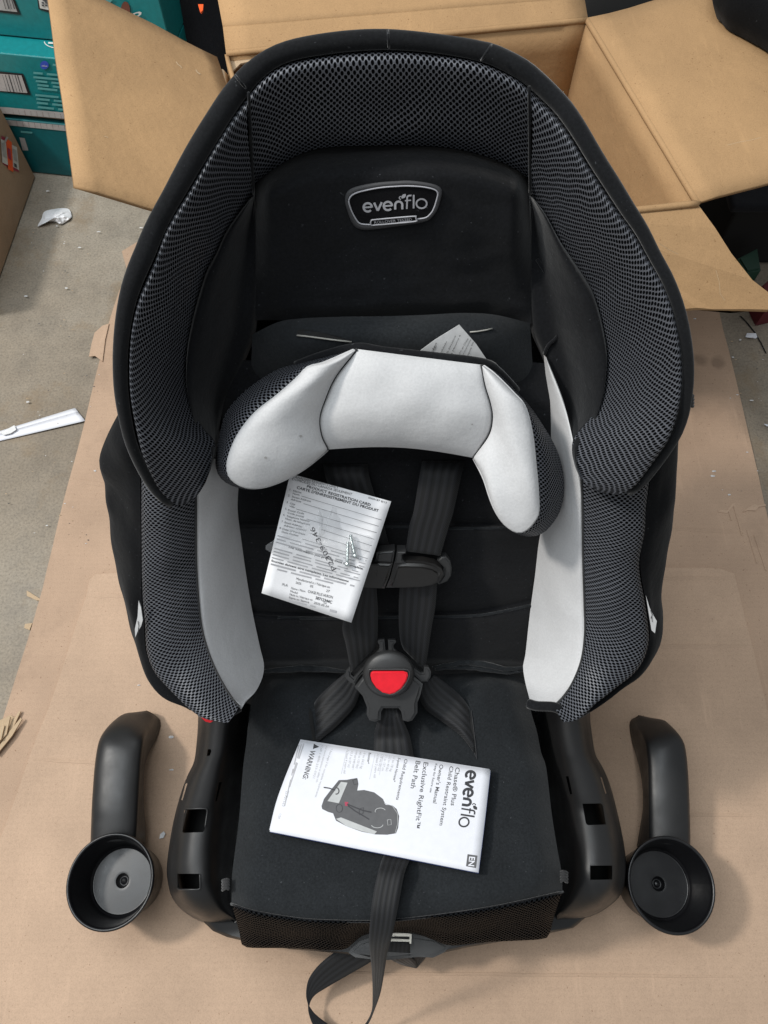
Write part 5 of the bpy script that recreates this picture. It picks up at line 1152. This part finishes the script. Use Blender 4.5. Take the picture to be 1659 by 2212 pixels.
# ------------------------------------------------------------------ the two cup holder armrests
GRP = 'cup holder armrests either side of the seat'
def armrest(label, conv, out_e, in_top, in_bot, cup, side):
    t = thing('cup_holder_armrest', label, 'cup holder', tuple(G(*conv(*cup), GZ)), GRP)
    n = 44
    o_ = cat_rom([(*conv(x, y), z) for x, y, z in out_e], n); r_ = cat_rom([(*conv(x, y), z) for x, y, z in in_top], n); b_ = cat_rom([(*conv(x, y), z) for x, y, z in in_bot], n)
    R_ = []
    def at(q): return G(q.x, q.y, q.z)
    O = [at(q) for q in o_]; I = [at(q) for q in r_]; Bt = [at(q) for q in b_]
    low = [Vector((p.x, p.y, max(GZ + .001, q.z))) for p, q in zip(O, Bt)]
    rows = [low, [p - ZU * .010 for p in O], [p - ZU * .002 for p in O], lerpc(O, I, .12, .006, ZU), lerpc(O, I, .35, .0095, ZU), lerpc(O, I, .65, .009, ZU), lerpc(O, I, .9, .005, ZU), I, [p.lerp(q, .2) + (p - q) * .0 for p, q in zip(I, Bt)], Bt]
    cols = [spline3([r0[j] for r0 in rows], 4) for j in range(n)]
    rr = [[cols[j][i] for j in range(n)] for i in range(len(cols[0]))]
    vv, ff, uv = grid(rr); mk('arm', vv, ff, 'plastic', t, uv, solid=.0028, soff=-1)
    # cup: outer wall, rolled rim, inner wall, floor with a dimple
    c = G(*conv(*cup), .095); prof = [(.0395, GZ + .001), (.0425, .012), (.0525, .088), (.0548, .0925), (.0555, .0955), (.0545, .0975), (.0525, .0975), (.0508, .095), (.0490, .086), (.0435, .058), (.0420, .052), (.0395, .0495), (.0380, .0492), (.012, .0496), (.0085, .0490), (.0072, .0445), (.0050, .0425), (.003, .0445), (.0004, .0455)]
    sp = spline3([Vector((a * .925, b, 0)) for a, b in prof], 3); rows = []
    for q in sp: rows.append([Vector((c.x + q.x * math.cos(2 * math.pi * i / 56), c.y + q.x * 1.03 * math.sin(2 * math.pi * i / 56), q.y)) for i in range(57)])
    vv, ff, uv = grid(rows); mk('cup', vv, ff, 'cup', t, uv)
    return t
armrest('left armrest with cup holder lying beside the seat, its cup floor pale with reflected light', zA,
        [(345, 1330, .070), (352, 1150, .074), (360, 950, .078), (380, 650, .080), (400, 480, .080), (428, 350, .078), (480, 258, .070), (560, 172, .056), (650, 110, .042), (760, 95, .030), (870, 86, .020)],
        [(735, 1300, .070), (745, 1150, .074), (760, 900, .078), (780, 600, .080), (795, 450, .080), (810, 360, .078), (830, 300, .070), (860, 250, .056), (890, 205, .042), (915, 160, .030), (930, 115, .020)],
        [(835, 1340, .030), (832, 1150, .040), (815, 950, .046), (815, 750, .046), (830, 580, .040), (868, 460, .030), (905, 390, .022), (935, 340, .016), (960, 270, .013), (976, 200, .012), (968, 150, .012)], (520, 1690), 1)
armrest('right armrest with cup holder lying beside the seat, dark glossy cup', zB,
        [(868, 1370, .070), (866, 1150, .074), (856, 850, .078), (838, 560, .080), (815, 400, .080), (780, 320, .078), (730, 255, .070), (670, 195, .056), (610, 150, .042), (500, 132, .030), (380, 113, .020)],
        [(475, 1320, .070), (472, 1100, .074), (470, 900, .078), (465, 620, .080), (455, 470, .080), (442, 380, .078), (420, 320, .070), (390, 260, .056), (360, 215, .042), (335, 170, .030), (320, 135, .020)],
        [(350, 1360, .030), (380, 1180, .040), (408, 1000, .046), (405, 800, .046), (385, 650, .040), (358, 540, .030), (338, 470, .022), (318, 410, .016), (300, 340, .013), (280, 200, .012), (300, 145, .012)], (675, 1720), -1)

# ------------------------------------------------------------------ litter on the floor
def lit(name, label, cat, pts, mat, z0, h=.0006, curl=0.0, seed=0, conv=None):
    P = [G(*(conv(*p) if conv else p), z0) + ZU * curl * (.5 + noise.noise(Vector((p[0] * .02, p[1] * .02, seed)))) for p in pts]
    bm_o = plate(name, P, mat, None, h, 0, ZU); return props(bm_o, label, cat)
ps = thing('paper_strip', 'white folded paper strip lying on the concrete at the left', 'paper strip', tuple(G(90, 920, 0)))
R_ = []
for i in range(21):
    t = i / 20.; a_ = Vector((-20, 937, 0)).lerp(Vector((162, 881, 0)), t); b_ = Vector((-20, 957, 0)).lerp(Vector((184, 909, 0)), t)
    R_.append([G(*(a_.lerp(b_, u)).xy, .0022 + hh + .0025 * t * u) for u, hh in ((0, .0012), (.2, .0018), (.30, .0016), (.33, .0004), (.7, .0010), (1, .0002))])
vv, ff, uv = grid(R_); mk('strip', vv, ff, 'paper', ps, uv, solid=.0006)
scr = [zO(*p) for p in ((0, 180), (35, 165), (80, 140), (90, 165), (60, 185), (20, 195))]
plate('tape_end', [G(x, y, .0075) for x, y in scr], 'label', ps, .0005, 0, ZU)
R_ = []; ctr_ = zQ(560, 1190)
tr_ring = [zQ(*p) for p in ((370, 1290), (410, 1210), (440, 1140), (560, 1112), (650, 1108), (690, 1130), (705, 1200), (640, 1250), (600, 1268), (540, 1240), (480, 1240), (430, 1260))]
rg = cat_rom([(x, y, 0) for x, y in tr_ring], 40, True)
for t in (.02, .25, .5, .75, .92, 1.0):
    R_.append([G(ctr_[0] + (q.x - ctr_[0]) * t, ctr_[1] + (q.y - ctr_[1]) * t, .003 + .010 * (1 - t * t) + .009 * (1 - .6 * t) * abs(noise.noise(Vector((q.x * t * .10, q.y * t * .10, t * 2))))) for q in rg + rg[:1]])
vv, ff, uv = grid(R_); props(mk('crumpled_tissue', vv, ff, 'card', None, uv, smooth=False), 'crumpled white tissue on the concrete beside the brown carton', 'tissue')
lit('paper_scrap', 'white paper scrap on the concrete near the floor crack', 'paper scrap', [(795, 225), (860, 228), (872, 255), (860, 265), (780, 258)], 'paper', .001, .0006, .004, 1, zN)
lit('paper_scrap', 'small white paper scrap at the right edge beside the stained sheet', 'paper scrap', [(918, 905), (960, 908), (990, 925), (940, 920)], 'paper', .001, .0006, .004, 2, zN)
lit('plastic_chip', 'clear plastic chip on the upper sheet between left armrest and seat', 'plastic chip', [(990, 1285), (1000, 1240), (1035, 1215), (1050, 1235), (1030, 1275)], 'label', GZ, .0015, .003, 3, zA)
tb = thing('torn_cardboard', 'torn frayed strip of cardboard at the left edge of the stained sheet', 'cardboard', tuple(G(25, 1790, 0)))
for i, pts in enumerate(([(110, 1720), (118, 1725), (60, 1850), (-30, 1985), (-40, 1960), (40, 1830)], [(118, 1760), (125, 1768), (70, 1860), (-20, 1970), (-30, 1955), (60, 1830)], [(50, 1750), (60, 1755), (40, 1850), (-30, 1930), (-35, 1900), (20, 1830)], [(20, 1800), (28, 1805), (10, 1880), (-40, 1900), (-40, 1880)])):
    plate('torn_ply', [G(*zO(*p), .008 + .003 * i) for p in pts], 'torn', tb, .0022, 0, ZU)
plate('torn_ply', [G(*zO(*p), .006) for p in ((0, 1775), (60, 1745), (90, 1760), (30, 1860), (-30, 1940), (-40, 1800))], 'torn', tb, .002, 0, ZU)
# crumbs: tiny flecks nobody would count
cv, cf_ = [], []
rnd = random.Random(3)
spots = [zN(410, 110), zN(545, 1285), zN(553, 1250), zN(668, 1425), zN(695, 398), zN(750, 268), zN(835, 720), zQ(975, 1340), zQ(1395, 1300), zQ(785, 1495), zQ(655, 1895), zQ(255, 1975), zQ(470, 938), zA(1098, 315), (38, 1932), (370, 1663), (300, 1480), (60, 868), (205, 1017)]
for i in range(70): spots.append((rnd.uniform(10, 215), rnd.uniform(480, 1180)))
for i in range(26): spots.append((rnd.uniform(1560, 1655), rnd.uniform(690, 1080)))
for i, (x, y) in enumerate(spots):
    r_ = (.0022 if i < 19 else rnd.uniform(.0005, .0013)); p = G(x, y, GZ + .0006 if 1240 < y and x > 250 else .0052); k0 = len(cv); a0 = rnd.uniform(0, 6)
    for k in range(6): cv.append(p + Vector((r_ * (1 + .9 * abs(math.cos(a0))) * math.cos(k * 1.047), r_ * math.sin(k * 1.047) * rnd.uniform(.4, 1), 0)))
    cv.append(p + ZU * r_ * .7)
    for k in range(6): cf_.append((k0 + k, k0 + (k + 1) % 6, k0 + 6))
props(mk('debris', cv, cf_, ['label', 'torn', 'ink_mid'], fm=[(0 if i // 6 < 19 else (i // 6) % 3) for i in range(len(cf_))], smooth=False), kind='stuff')
